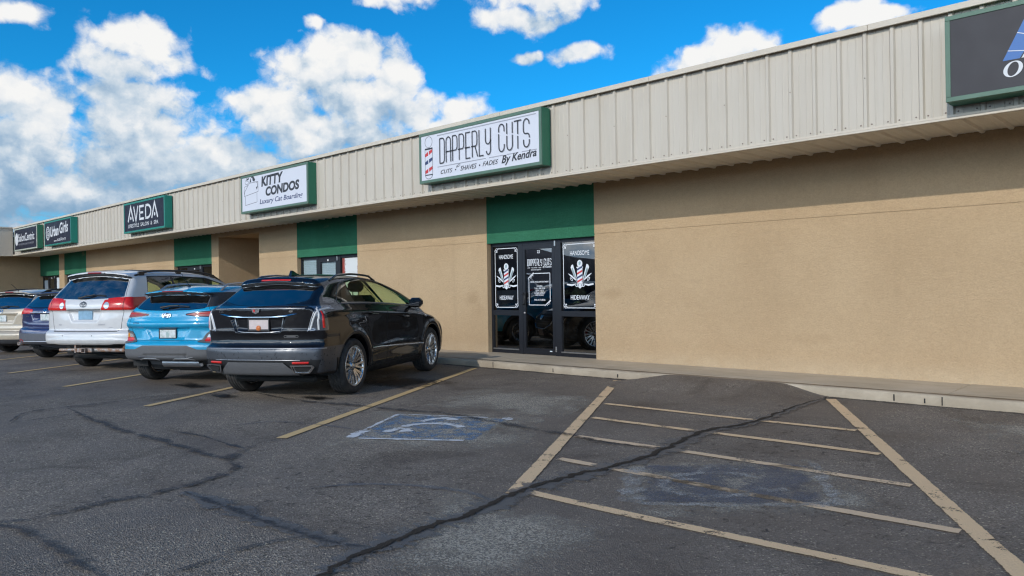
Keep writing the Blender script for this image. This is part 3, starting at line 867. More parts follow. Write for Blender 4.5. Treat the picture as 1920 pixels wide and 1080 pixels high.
crack('asphalt_crack', 'main', .058, 'crackdark', .018, .022, 6, 2, 'long dark open crack running from the ramp through the hatched aisle')
crack('crack_seal', 'sealR', .17, 'sealant', .015, .010, 8, 3, 'dark sealed seam crossing above the blue bay square')
crack('crack_seal', 'sealL', .09, 'sealant', .015, .010, 8, 4, 'thin sealed seam behind the rear of the black car')
crack('crack_seal', 'sealL2', .07, 'sealant', .015, .010, 8, 5, 'short thin seam at the far left of the open asphalt')
crack('crack_seal', 'c1', .15, 'sealant', .015, .022, 12, 6, 'rough black crack running from the left towards the crossing of cracks')
crack('crack_seal', 'c2', .12, 'sealant', .015, .018, 10, 7, 'rough black crack running across the lower left asphalt')
crack('crack_seal', 'c3', .10, 'sealant', .013, .010, 8, 8, 'faint sealed seam joining the long crack at the lower middle')
crack('crack_fill', 'c3', .22, 'sealgrey', .011, .012, 6, 18, 'grey band under the faint seam at the lower middle')
crack('crack_seal', 'c4', .12, 'sealant', .015, .014, 8, 9, 'wide brownish seam in the lower left corner')
crack('crack_seal', 'c5', .06, 'sealant', .015, .008, 8, 10, 'thin seam near the bottom edge left of the long crack')
crack('crack_seal', 'c6', .07, 'sealant', .015, .010, 8, 11, 'thin seam branching above the crossing of cracks')
crack('crack_seal', 'c7', .05, 'sealant', .015, .008, 8, 12, 'hair crack behind the white minivan')
crack('tyre_scuff', 't1', .09, 'tyremark', .010, .0, 8, 13, 'pale curved tyre scuff left of the long crack')
crack('tyre_scuff', 't2', .08, 'tyremark', .010, .0, 8, 14, 'pale curved tyre scuff beside the end of a bay stripe')
# painted squares
def sym(pts, u, v):
    A, B, C, D = [Vector(p) for p in pts]
    p = (A * (1 - u) + B * u) * (1 - v) + (D * (1 - u) + C * u) * v
    return (p.x, p.y)
B1 = [(-6.95, 5.42), (-5.72, 6.02), (-5.12, 4.90), (-6.20, 4.20)]
B2 = [(-3.45, 5.10), (-2.45, 5.98), (-1.86, 4.92), (-2.85, 4.12)]
tag(patch_sheet('scoured_patch', [(-7.35, 5.4), (-5.5, 6.35), (-4.55, 4.95), (-6.0, 3.75)], M['halo'], .004), 'pale scoured asphalt round the blue bay square', kind='structure')
tag(patch_sheet('scoured_patch', [(-3.6, 5.0), (-2.5, 6.1), (-1.5, 5.0), (-2.7, 3.9)], M['halo'], .004), 'pale scoured asphalt round the faint blue square in the aisle', kind='structure')
tag(patch_sheet('scoured_patch', [(-4.1, 3.7), (-2.6, 3.6), (-2.4, 2.6), (-3.4, 2.3)], M['halo'], .004), 'pale gravelly asphalt at the near end of the aisle', kind='structure')
tag(patch_sheet('scoured_patch', [(-7.9, 7.6), (-5.9, 7.9), (-5.3, 6.4), (-7.2, 6.0)], M['halo'], .004), 'pale scoured asphalt in front of the barber shop door', kind='structure')
tag(patch_sheet('scoured_patch', [(-2.2, 8.9), (.6, 9.0), (.9, 7.2), (-1.2, 7.2)], M['halo'], .004), 'pale worn asphalt right of the aisle', kind='structure')
tag(patch_sheet('scoured_patch', B1, M['halo_in'], .006), 'bare tan gravel showing through the chipped blue bay square', kind='structure')
tag(patch_sheet('blue_square', B1, M['blue_paint'], .008), 'chipped blue square with white remains of a wheelchair symbol in the empty bay', kind='structure')
tag(patch_sheet('blue_square', B2, M['blue_faint'], .008), 'faint blue square almost worn away in the hatched aisle', kind='structure')
def white_bits(B, mat, lines, label):
    for pts, w in lines:
        o = ribbon_sheet('white_marking', [sym(B, *p) for p in pts], w, M[mat], .011, .004, 5, len(pts) * 7)
        tag(o, label, kind='structure', group='remains of white paint')
arc = lambda cx, cy, r, a0, a1, n=9: [(cx + r * math.cos(R(a0 + (a1 - a0) * k / n)), cy + r * math.sin(R(a0 + (a1 - a0) * k / n))) for k in range(n + 1)]
white_bits(B1, 'white_paint', [([(.02, .97), (.02, .80), (.02, .72)], .13), ([(.01, .70), (.01, .35), (.01, .02)], .05), ([(.0, .02), (.4, .02), (.8, .02)], .04), ([(.10, .985), (.5, .985), (.9, .985)], .06),
                               ([(.32, .30), (.40, .16), (.52, .14), (.56, .2)], .12), ([(.20, .75), (.28, .60), (.36, .72)], .13), (arc(.5, .62, .26, 200, 330), .10), ([(.93, .05), (.985, .02), (.99, .10)], .08)], 'chips of white paint left of a wheelchair symbol on the blue square')
white_bits(B2, 'white_worn', [([(1.02, .02), (1.02, .5), (1.02, 1.0)], .13), ([(-.02, .1), (-.02, .5), (-.02, .95)], .22), ([(.0, .98), (.5, 1.0), (1.0, .98)], .12),
                              (arc(.42, .55, .28, 20, 330, 14), .12), ([(.36, .25), (.44, .08), (.58, .16)], .14), ([(.2, .42), (.35, .45)], .09), ([(.55, .75), (.8, .68)], .12)], 'scuffed white paint of a wheelchair symbol in the hatched aisle')
for k, (x, y, sx, sy, lb) in enumerate([(-10.05, 4.85, .30, .14, 'dark oil spot behind the left rear wheel of the black car'), (-8.85, 5.55, .26, .12, 'dark oil spot between the rear wheels of the black car'), (-11.6, 5.1, .42, .18, 'dark oil spot behind the blue car'),
                        (-9.3, 7.3, .8, .5, 'wide dark patch under the black car'), (-5.9, 9.35, .7, .16, 'dark stain along the kerb left of the ramp')]):  # the wide patch simply darkens the asphalt under the black car
    tag(patch_sheet('oil_dark_spot', [(x - sx, y - sy), (x + sx, y - sy), (x + sx, y + sy), (x - sx, y + sy)], M['oil'], .0135), lb, kind='structure')

# ------------------------------------------------------------------ far hills behind the viewer (seen mirrored in the shop glass)
def hills():
    V = []; F = []; n = 90
    for k in range(n + 1):
        a = R(95 + 170 * k / n)
        h = 26 + 16 * math.sin(a * 5) + 9 * math.sin(a * 13 + 1) + 5 * math.sin(a * 29)
        for (rr, hh) in ((560, -1), (640, h * .6), (760, h), (980, -1)):
            V.append((rr * math.sin(a), rr * math.cos(a), max(hh, -1)))
    for k in range(n):
        for j in range(3): F.append((k * 4 + j, k * 4 + 4 + j, k * 4 + 5 + j, k * 4 + 1 + j))
    return mesh_np('hills', V, F, smooth=True)
tag(obj('hills', hills(), M['hill']), 'low hazy hills far behind the lot', kind='structure')

# ================================================================== BUILDING
bld = empty('shop_building', (0, YW, 0))
tag(bld, 'long beige stucco shop building with ribbed metal fascia and green panels over its doors', 'building')
def B(name, mb, mat, parent=None):
    """part of the building: geometry is given in world coordinates"""
    p = parent or bld
    o = mb.build(name, mat)
    o.parent = p
    wp = Vector((0, 0, 0)); q = p
    while q: wp += q.location; q = q.parent
    o.data.transform(Matrix.Translation(-wp))
    return o
def BF(o, parent=None):
    p = parent or bld; o.parent = p
    wp = Vector((0, 0, 0)); q = p
    while q: wp += q.location; q = q.parent
    o.data.transform(Matrix.Translation(-wp)); return o

BAYS = [(-11.01, -8.28), (-18.23, -15.48), (-26.02, -23.24), (-37.48, -34.66), (-41.0, -38.20)]
REC = (-22.77, -20.26)
ZJ, ZS = 2.357, 3.262
def wall(x0, x1, y=YW, d=.25):
    mb = MB()
    mb.box(x0, x1, y, y + d, ZW - .05, ZJ - .007)
    mb.box(x0, x1, y, y + d, ZJ + .007, ZS + .12)
    mb.box(x0 + .001, x1 - .001, y + .010, y + d - .01, ZJ - .02, ZJ + .02)
    return B('wall', mb, M['stucco'])
wall(-8.28, 9.0); wall(-15.48, -11.01); wall(REC[1], -18.23); wall(-23.24, REC[0]); wall(-34.66, -26.02); wall(-38.20, -37.48); wall(-41.08, -41.0)
# recessed entrance passage
mb = MB()
mb.box(REC[0] - .25, REC[0], YW + .25, 14.2, ZW - .05, ZJ - .007); mb.box(REC[0] - .25, REC[0], YW + .25, 14.2, ZJ + .007, 3.13)
mb.box(REC[0] - .24, REC[0] - .010, YW + .25, 14.19, ZJ - .02, ZJ + .02)
mb.box(REC[1], REC[1] + .25, YW + .25, 14.2, ZW - .05, 3.13)
mb.box(REC[0], REC[1], 14.0, 14.2, ZW - .05, 3.13)
B('passage_wall', mb, M['stucco'])
mb = MB(); mb.box(REC[0], REC[1], YW, YW + .25, 3.13, ZS + .12); mb.box(REC[0], REC[1], YW + .25, 14.2, 3.135, ZS + .1); B('passage_lintel', mb, M['stucco'])
mb = MB(); mb.box(REC[0] - .2, REC[1] + .2, YW + .31, 14.0, -.1, ZW - .002); B('passage_floor', mb, M['walk'])
# body and flat roof behind the fascia
mb = MB(); mb.box(-41.0, 9.0, 14.3, 30, 0, 4.2); mb.box(8.8, 9.0, YW + .26, 14.3, 0, 4.2); B('rear_block', mb, M['stucco'])
mb = MB(); mb.box(-41.0, 9.0, YF + .12, 30, 4.201, 4.32); B('flat_roof', mb, M['roofing'])

# fascia: ribbed steel sheets, 0.305 m module
PITCH = .3048
def rib_profile(x0, x1, phase):
    pts = []
    k = math.floor((x0 - phase) / PITCH)
    x = phase + k * PITCH
    pts.append((x0, 0))
    while x < x1 + PITCH:
        for dx, d in ((-.034, 0), (-.017, -.030), (.017, -.030), (.034, 0), (.098, 0), (.104, -.0035), (.112, -.0035), (.118, 0), (.190, 0), (.196, -.0035), (.204, -.0035), (.210, 0)):
            xx = x + dx
            if x0 < xx < x1: pts.append((xx, d))
        x += PITCH
    pts.append((x1, 0))
    return pts
pts = rib_profile(-39.72, 9.0, -7.747)
n = len(pts); V = []; F = []
for z in (3.225, 4.455):
    for x, d in pts: V.append((x, YF + d, z))
F = [(i, i + 1, n + i + 1, n + i) for i in range(n - 1)]
BF(obj('fascia_panel', mesh_np('fascia_panel', V, F), M['fascia']))
pts2 = rib_profile(-41.08, 9.0, -7.747 + .02); n = len(pts2); V = []
for y in (9.575, YW - .012):
    for x, d in pts2: V.append((x, y, ZS + .012 + d * .95))
F = [(i + 1, i, n + i, n + i + 1) for i in range(n - 1)]
BF(obj('soffit_panel', mesh_np('soffit_panel', V, F), M['soffit']))
mb = MB(); mb.box(-41.0, 9.0, YF + .02, YW + .2, ZS + .055, ZS + .10); B('soffit_back', mb, M['under'])
mb = MB()
x = -39.72                                            # roof-edge cap in lapped lengths
while x < 9.0:
    x2 = min(x + 3.05, 9.0)
    mb.box(x, x2 - .004, 9.500, 9.525, 4.405, 4.478, .004)
    mb.box(x, x2 - .004, 9.5255, YF + .25, 4.462, 4.476)
    x = x2
B('roof_cap', mb, M['cap'])
mb = MB(); mb.box(-39.72, 9.0, 9.516, 9.574, 3.208, 3.238, .005); mb.box(-39.72, 9.0, 9.5165, 9.524, 3.2385, 3.262); B('drip_trim', mb, M['cap'])
mb = MB()                                             # screw heads along the sheet feet
k0 = int((-39.6 + 7.747) / PITCH)
for k in range(k0, 54):
    xr = -7.747 + k * PITCH
    for dx in (.062, .242):
        mb.lathe([(0, -.006), (.009, -.005), (.010, 0)], 'y', 6, (xr + dx, YF - .0005, 3.305), closed=False)
    mb.lathe([(0, -.006), (.007, -.005), (.008, 0)], 'y', 6, (xr, YF - .0305, 3.86 if k % 3 == 0 else 4.44), closed=False)
B('fascia_screw', mb, M['screw'])['kind'] = 'stuff'

# green panels and shop fronts
def header(x0, x1):
    mb = MB(); mb.box(x0, x1, YW + .004, YW + .2, 2.325, ZS + .11); return B('header_panel', mb, M['stucco_green'])
def storefront(x0, x1, style):
    w = x1 - x0; k = w / 2.73; yf = YW + .11; yb = yf + .055
    fr = MB()
    z0, z1 = ZW, 2.322
    pl = (x0 + .055, x0 + .76 * k); dr = (x0 + .87 * k, x0 + 1.70 * k); pr = (x0 + 1.85 * k, x1 - .05)
    fr.box(x0, x0 + .055, yf, yb, z0, z1); fr.box(x1 - .05, x1, yf, yb, z0, z1)
    fr.box(pl[1], dr[0], yf - .004, yb, z0, z1); fr.box(dr[1], pr[0], yf - .004, yb, z0, z1)
    for a, b in (pl, pr):
        fr.box(a, b, yf + .002, yb, z0, z0 + .07); fr.box(a, b, yf + .002, yb, z1 - .065, z1); fr.box(a, b, yf - .006, yb, .875, .975)
    fr.box(dr[0], dr[1], yf + .002, yb, z1 - .07, z1)
    frame = B('storefront_frame', fr, M['frame'])
    for a, b in (pl, pr):
        sill = MB(); sill.box(a + .001, b - .001, yf - .022, yf + .0015, z0 + .071, z0 + .092); B('sill_trim', sill, M['alu'], frame)
    lo, up = (M['shop_mirror'], M['shop_film']) if style == 'barber' else ((M['shop_clear'],) * 2 if style == 'cats' else (M['shop_glass'],) * 2)
    for a, b in (pl, pr):
        g = MB(); g.box(a - .01, b + .01, yf + .024, yf + .032, z0 + .072, .873); B('lower_pane', g, lo)
        g = MB(); g.box(a - .01, b + .01, yf + .024, yf + .032, .977, z1 - .066); B('upper_pane', g, up)
    d = MB(); a, b = dr
    d.box(a + .004, a + .07, yf - .002, yb - .004, z0 + .01, z1 - .074); d.box(b - .07, b - .004, yf - .002, yb - .004, z0 + .01, z1 - .074)
    d.box(a + .0705, b - .0705, yf - .002, yb - .004, z0 + .01, z0 + .125); d.box(a + .0705, b - .0705, yf - .002, yb - .004, z1 - .155, z1 - .074)
    door = B('door', d, M['frame'])
    g = MB(); g.box(a + .066, b - .066, yf + .02, yf + .028, z0 + .126, z1 - .156); B('door_pane', g, M['shop_mirror2'] if style == 'barber' else M['shop_clear'] if style == 'cats' else M['shop_glass'], door)
    h = MB(); hx = a + .045
    h.box(hx - .035, hx + .035, yf - .012, yf - .0025, 1.05, 1.33, .003); h.tube([(hx, yf - .012, 1.10), (hx, yf - .055, 1.10), (hx + .06, yf - .06, 1.12), (hx + .06, yf - .06, 1.29), (hx, yf - .055, 1.30), (hx, yf - .012, 1.30)], .011, 8)
    B('door_handle', h, M['black_plastic'], door)
    lk = MB(); lk.lathe([(0, -.012), (.018, -.010), (.022, 0)], 'y', 16, (hx, yf - .0025, .93), closed=False); B('lock_cylinder', lk, M['alu'], door)
    for zz in (.20, 2.20):
        hg = MB(); hg.box(b - .002, b + .03, yf - .018, yf - .0045, zz, zz + .10, .003); B('hinge', hg, M['alu'], door)
    # dark shop room behind
    rm = MB(); y2 = yb + 2.3
    rm.box(x0, x1, y2, y2 + .05, z0, 2.6); rm.box(x0 - .05, x0, YW + .26, y2, z0, 2.6); rm.box(x1, x1 + .05, YW + .26, y2, z0, 2.6)
    rm.box(x0, x1, yb, y2, z0 - .05, z0 - .002); rm.box(x0, x1, YW + .205, y2, 2.6, 2.65)
    B('shop_room', rm, M['interior'])
    return dict(pl=pl, dr=dr, pr=pr, yf=yf, door=door, z1=z1)
SF = []
for i, (a, b) in enumerate(BAYS):
    header(a, b)
    SF.append(storefront(a, b, ['barber', 'cats', 'plain', 'plain', 'plain'][i]))

# ---- lettering and drawings on the barber shop glass
s = SF[0]
def onglass(yy, x_off=0.0):
    return lambda u, v, h: (u, yy - h, v)
def barber_art(cx, k=1.0):
    """white vinyl drawing: barber pole, combs, razors, scissors; returns white, red and teal shapes"""
    Wt, Rd, Tl, Nv = Flat(), Flat(), Flat(), Flat()
    z0 = 1.42
    Wt.poly([(cx - .062, z0 + .06), (cx + .062, z0 + .06), (cx + .062, z0 + .35), (cx - .062, z0 + .35)])
    for i in range(4):
        b = z0 + .075 + i * .075
        pts = [(cx - .060, b), (cx + .060, b + .055), (cx + .060, b + .090), (cx - .060, b + .035)]
        (Rd if i % 2 == 0 else Nv).poly(pts)
    Wt.rect(cx - .075, cx + .075, z0 + .352, z0 + .372)
    Wt.disc(cx, z0 + .43, .062, .066); Tl.poly([(cx - .02, z0 + .40), (cx + .015, z0 + .41), (cx + .03, z0 + .45), (cx + .01, z0 + .475), (cx - .025, z0 + .455)])
    Wt.poly([(cx - .085, z0 + .055), (cx + .085, z0 + .055), (cx + .06, z0 + .02), (cx + .02, z0 - .015), (cx, z0 - .03), (cx - .02, z0 - .015), (cx - .06, z0 + .02)])
    Wt.ring(cx - .07, z0 + .035, .04, .034, .014); Wt.ring(cx + .07, z0 + .035, .04, .034, .014)
    for sg in (-1, 1):
        def q(x, z): return (cx + sg * x * k, z0 + z)
        pts = [q(.075, .17), q(.115, .15), q(.215, .36), q(.20, .40), q(.16, .42)]
        Wt.poly(pts if sg > 0 else pts[::-1])
        pts = [q(.10, .20), q(.125, .19), q(.185, .345), q(.165, .36)]
        Tl.poly(pts if sg > 0 else pts[::-1])
        Wt.line([q(.055, .08), q(.16, .28), q(.19, .34)], .020, taper=[1, 1.1, .2])
        Wt.line([q(.05, .10), q(.20, .205), q(.27, .25)], .026, taper=[.7, 1.2, .25])
        Wt.line([q(.07, .06), q(.19, .035), q(.31, .052)], .030, taper=[.6, 1.1, .9])
        a = R(50 if sg > 0 else 130)
        el = [(.036 * math.cos(R(t)), .016 * math.sin(R(t))) for t in range(0, 360, 20)]
        Wt.line([(cx + sg * .20 + p[0] * math.cos(a) - p[1] * math.sin(a), z0 + .145 + p[0] * math.sin(a) + p[1] * math.cos(a)) for p in el], .009, closed=True)
    return Wt, Rd, Tl, Nv
for side, (a, b) in (('left', s['pl']), ('right', s['pr'])):
    pane_y = s['yf'] + .024
    if side == 'right': b = b + .03
    cx = (a + b) / 2; u0, u1 = a + .045, b - .045; zb, zt = 1.035, 2.215
    Wt, Rd, Tl, Nv = barber_art(cx)
    for (p, q_) in (((u0 + .06, zt), (u1 - .06, zt)), ((u0 + .06, zb), (u1 - .06, zb)), ((u0, zb + .06), (u0, zt - .06)), ((u1, zb + .06), (u1, zt - .06))):
        Wt.line([p, q_], .013)
    for uu, sx in ((u0, 1), (u1, -1)):
        for vv, sy in ((zb, 1), (zt, -1)):
            Wt.ring(uu + sx * .045, vv + sy * .012, .032, .022, .010, 16); Wt.ring(uu + sx * .010, vv + sy * .048, .022, .032, .010, 16)
            Wt.disc(uu + sx * .052, vv + sy * .060, .016)
    wd = min(.50, (u1 - u0) * .70)
    Wt.text('HANDSOME', cx, 2.005, w=wd * .90, h=.085, bold=.006, align='c'); Wt.text('HIDEAWAY', cx, 1.185, w=wd * .88, h=.085, bold=.006, align='c')
    pane = [o for o in bld.children if o.name.startswith('upper_pane')][0 if side == 'left' else 1]
    f = onglass(pane_y)
    for art, nm, mt in ((Wt, 'window_lettering', 'vinyl'), (Rd, 'red_print', 'ink_red'), (Nv, 'navy_print', 'ink_navy'), (Tl, 'teal_print', 'vinyl_teal')):
        BF(art.lay(nm, (lambda hh: lambda u, v, h: (u, pane_y - h - hh, v))(0 if nm == 'window_lettering' else .003), M[mt], None, .0015), pane)
# ---- stroke letters (thin tall capitals) used for the barber shop name
def deco(ch):
    A = lambda cx, cy, rx, ry, a0, a1, n=8: [(cx + rx * math.cos(R(a0 + (a1 - a0) * k / n)), cy + ry * math.sin(R(a0 + (a1 - a0) * k / n))) for k in range(n + 1)]
    r = .18
    if ch == 'D': return [[(0, 0), (0, 1)], [(0, 1), (.28, 1)] + A(.28, 1 - r, .2, r, 90, 0) + A(.28, r, .2, r, 0, -90) + [(0, 0)]]
    if ch == 'A': return [[(0, 0), (0, 1 - r)] + A(.23, 1 - r, .23, r, 180, 0) + [(.46, 0)], [(-.05, .42), (.52, .42)]]
    if ch == 'P': return [[(0, 0), (0, 1)], [(0, 1), (.26, 1)] + A(.26, .82, .2, .18, 90, 0) + [(.46, .58)] + A(.30, .58, .16, .16, 0, -90) + [(-.12, .42)]]
    if ch == 'E': return [[(.42, 1), (0, 1), (0, 0), (.42, 0)], [(-.1, .42), (.40, .42)]]
    if ch == 'R': return [[(0, 0), (0, 1)], [(0, 1), (.26, 1)] + A(.26, .82, .2, .18, 90, 0) + [(.46, .58)] + A(.30, .58, .16, .16, 0, -90) + [(-.10, .42)], [(.26, .42), (.44, .12), (.50, 0)]]
    if ch == 'L': return [[(0, 1), (0, 0), (.40, 0)]]
    if ch == 'Y': return [[(0, 1), (0, .58)] + A(.23, .56, .23, .16, 180, 360) + [(.46, 1)], [(.46, .56), (.46, .18)] + A(.26, .18, .2, .18, 0, -170)]
    if ch == 'C': return [[(.46, .72)] + A(.23, 1 - r, .23, r, 0, 180) + [(0, .72)], [(0, .66), (0, r)] + A(.23, r, .23, r, 180, 360) + [(.46, .26)]]
    if ch == 'U': return [[(0, 1), (0, .60)], [(0, .54), (0, r)] + A(.23, r, .23, r, 180, 360) + [(.46, .54)], [(.46, .60), (.46, 1)]]
    if ch == 'T': return [[(-.08, 1), (.52, 1)], [(.22, 1), (.22, .52)], [(.22, .46), (.22, 0)]]
    if ch == 'S': return [[(.46, .80)] + A(.23, 1 - r, .23, r, 0, 180) + [(0, .66)] + A(.16, .62, .16, .14, 180, 270, 5) + [(.30, .48)] + A(.30, .36, .16, .12, 90, 0, 5) + [(.46, .32)], [(.46, .26), (.46, r)] + A(.23, r, .23, r, 0, -180) + [(0, .28)]]
    return []
def deco_text(Fl, txt, u0, v0, u1, h, w, dv=0.0, gap=.22, ghost=None, off=(.012, -.012)):
    wd = {'L': .40, 'E': .42, ' ': .26}
    tot = sum(wd.get(c, .46) for c in txt) + gap * (len(txt) - 1)
    k = (u1 - u0) / tot; x = 0
    for i, c in enumerate(txt):
        rise = dv * x / tot
        for line in deco(c):
            pts = [(u0 + (x + px) * k, v0 + rise + py * h) for px, py in line]
            if ghost is not None: ghost.line([(p[0] + off[0], p[1] + off[1]) for p in pts], w)
            Fl.line(pts, w)
        x += wd.get(c, .46) + gap
# door lettering
Wt = Flat(); a, b = s['dr']; cx = (a + b) / 2 + .005; py = s['yf'] + .02
Wt.text('22', cx - .01, 2.085, h=.055, bold=.015, align='c')
deco_text(Wt, 'DAPPERLY CUTS', cx - .30, 1.845, cx + .31, .125, .011)
Wt.text('CUTS  •  HOT SHAVES  •  FADES', cx - .30, 1.795, w=.36, h=.022, shear=.3, bold=.01); Wt.text('By Kendra', cx + .09, 1.79, w=.22, h=.045, shear=.35, bold=.02)
Wt.text('HANDSOME HIDEAWAY', cx - .08, 1.755, w=.26, h=.022, bold=.01, align='c')
bx0, bx1, bz0, bz1 = cx - .27, cx + .27, 1.085, 1.695
for p in ([(bx0 + .14, bz1), (bx1, bz1)], [(bx1, bz1), (bx1, bz0 + .10)], [(bx1 - .14, bz0), (bx0, bz0)], [(bx0, bz0), (bx0, bz1 - .10)]): Wt.line(p, .013)
for (ux, vz) in ((bx0 + .06, bz1 - .04), (bx1 - .06, bz0 + .04)):
    Wt.line([(ux - .08, vz - .055), (ux + .07, vz + .05)], .022, taper=[.7, 1.3])
    for t in (-.03, .0, .03): Wt.line([(ux + t, vz + t * .7), (ux + t + .02, vz + t * .7 - .035)], .010)
for txt, z, w, h in (('BOOK YOUR APPOINTMENT', 1.515, .46, .032), ('HOURS', 1.435, .14, .030), ('TUE - FRI 10-6', 1.390, .27, .030), ('SAT - 10-5', 1.345, .20, .030), ('CLOSED SUNDAY', 1.300, .28, .028), ('AND MONDAY', 1.262, .22, .028), ('970-417-0025', 1.165, .28, .034)):
    Wt.text(txt, cx + .005, z, w=w, h=h, bold=.012, align='c')
dp = [o for o in s['door'].children if o.name.startswith('door_pane')][0]
o = Wt.lay('lettering', lambda u, v, h: (u, py - h, v), M['vinyl'], None, .0015)
BF(o, None); o.parent = s['door']
st = MB(); st.box(b - .15, b - .09, s['yf'] - .0038, s['yf'] - .0022, .195, .215); o = B('door_sticker', st, M['paper'], s['door'])

# ---- cat boarding front: white blinds, floral poster, number plate
s = SF[1]
for (a, b) in (s['pl'], s['dr']):
    mb = MB(); a2, b2 = (a + .0, b) if (a, b) == s['pl'] else (a + .07, b - .07)
    z = .3
    while z < 2.24:
        mb.add([(a2, s['yf'] + .05, z), (b2, s['yf'] + .05, z), (b2, s['yf'] + .062, z + .046), (a2, s['yf'] + .062, z + .046)], [(0, 1, 2, 3)]); z += .047
    B('window_blind', mb, M['blind'])
mb = MB(); mb.box(s['pr'][0] + .06, s['pr'][1] - .01, s['yf'] + .018, s['yf'] + .0225, 1.05, 2.235); B('floral_poster', mb, M['poster'])
mb = MB(); mb.box(s['dr'][0] + .40, s['dr'][0] + .46, s['yf'] - .006, s['yf'] - .003, 2.19, 2.235); B('number_plate', mb, M['ink_white'])
mb = MB(); mb.box(s['dr'][1] + .02, s['dr'][1] + .06, s['yf'] - .03, s['yf'] - .0045, 2.19, 2.30); B('door_closer_bracket', mb, M['alu'])
# ---- far fronts: notices
for s_, kk in ((SF[4], 0), (SF[3], 1)):
    mb = MB(); mb.box(s_['pl'][0] + .15, s_['pl'][1] - .05, s_['yf'] + .014, s_['yf'] + .018, 1.45, 2.12); B('window_notice', mb, M['paper'])
    mb = MB(); mb.box(s_['pr'][0] + .12, s_['pr'][1] - .12, s_['yf'] + .014, s_['yf'] + .018, 1.35, 2.22); B('window_notice', mb, M['paper'])
    mb = MB(); mb.box(s_['dr'][0] + .40, s_['dr'][0] + .50, s_['yf'] - .006, s_['yf'] - .003, 2.195, 2.24); B('number_plate', mb, M['ink_white'])
mb = MB(); mb.box(SF[2]['dr'][0] + .40, SF[2]['dr'][0] + .47, SF[2]['yf'] - .006, SF[2]['yf'] - .003, 2.19, 2.235); B('number_plate', mb, M['ink_white'])

# ------------------------------------------------------------------ adjoining wing at the left end
wing = empty('shop_wing', (-41.08, 8, 0))
tag(wing, 'plain beige wing with grey metal fascia turning the corner at the far left', 'building')
mb = MB()
mb.box(-41.33, -41.081, -6, YW + .2, ZW - .2, ZJ - .007); mb.box(-41.33, -41.081, -6, YW + .2, ZJ + .007, ZS + .12); mb.box(-41.32, -41.091, -6, YW, ZJ - .02, ZJ + .02)
B('wall', mb, M['stucco'], wing)
mb = MB(); mb.box(-55, -41.34, -6, 30, 0, 4.2); B('rear_block', mb, M['stucco'], wing)
V = []; ptsw = [(y, d) for y, d in rib_profile(-6, 9.56, 2.0)]; n = len(ptsw)
ptsw = []
y = -6
while y < 9.5:
    for dy, d in ((0, 0), (.86, 0), (.875, .03), (.905, .03), (.92, 0)): ptsw.append((min(y + dy, 9.53), d))
    y += .92
n = len(ptsw)
for z in (3.225, 4.455):
    for y, d in ptsw: V.append((-39.72 + d, y, z))
BF(obj('fascia_panel', mesh_np('fascia_panel', V, [(i + 1, i, n + i, n + i + 1) for i in range(n - 1)]), M['fascia']), wing)
mb = MB(); mb.box(-39.72, -39.66, -6, 9.495, 4.44, 4.50); mb.box(-41.3, -39.721, -6, 9.495, 4.44, 4.47); B('roof_cap', mb, M['cap'], wing)
mb = MB(); mb.box(-41.075, -39.69, -6, 9.51, 3.212, 3.224); B('soffit_panel', mb, M['soffit'], wing)
# dry weed at the foot of the wing
mb = MB(); rnd = random.Random(5)
for k in range(16):
    a = rnd.uniform(0, 6.28); h = rnd.uniform(.7, 1.55); r_ = rnd.uniform(.05, .28)
    base = Vector((-40.6, 7.6, ZW)); tip = base + Vector((r_ * math.cos(a), r_ * math.sin(a), h))
    midp = base.lerp(tip, .5) + Vector((r_ * .2 * math.cos(a + 1), r_ * .2 * math.sin(a + 1), .1))
    mb.tube([base, midp, tip], [.009, .006, .002], 5)
    for t in range(7):
        c = midp.lerp(tip, t / 7); b2 = rnd.uniform(0, 6.28); l = rnd.uniform(.04, .10)
        d = Vector((math.cos(b2) * l, math.sin(b2) * l, l * .6)); e = Vector((-d.y, d.x, 0)) * .3
        mb.add([c, c + d * .5 + e, c + d, c + d * .5 - e], [(0, 1, 2, 3)])
w_ = mb.build('dry_weed', M['leaf']); tag(w_, 'tall dry yellow weed at the foot of the far left wing wall', 'plant')

# ------------------------------------------------------------------ sign boxes
def sign_box(label, x0, x1, z0, z1, cab, trim, face, arts, fw=.055, yfront=9.32):
    root = empty('sign_box', ((x0 + x1) / 2, YF - .03, z0)); tag(root, label, 'sign', 'lit shop sign boxes on the fascia')
    mb = MB(); mb.box(x0, x1, yfront + .02, YF - .032, z0, z1, .004); B('cabinet', mb, cab, root)
    mb = MB()
    mb.box(x0, x1, yfront, yfront + .0195, z0, z0 + fw, .003); mb.box(x0, x1, yfront, yfront + .0195, z1 - fw, z1, .003)
    mb.box(x0, x0 + fw, yfront, yfront + .0195, z0 + fw + .0005, z1 - fw - .0005, .003); mb.box(x1 - fw, x1, yfront, yfront + .0195, z0 + fw + .0005, z1 - fw - .0005, .003)
    B('retainer_frame', mb, trim, root)
    mb = MB(); mb.box(x0 + fw - .005, x1 - fw + .005, yfront + .010, yfront + .0185, z0 + fw - .005, z1 - fw + .005); B('sign_face', mb, face, root)
    for nm, art, mt, lift in arts:
        o = art.lay(nm, (lambda hh: lambda u, v, h: (x0 + u, yfront + .010 - h - hh, z0 + v))(lift), mt, None, .0015)
        BF(o, root)
    return root

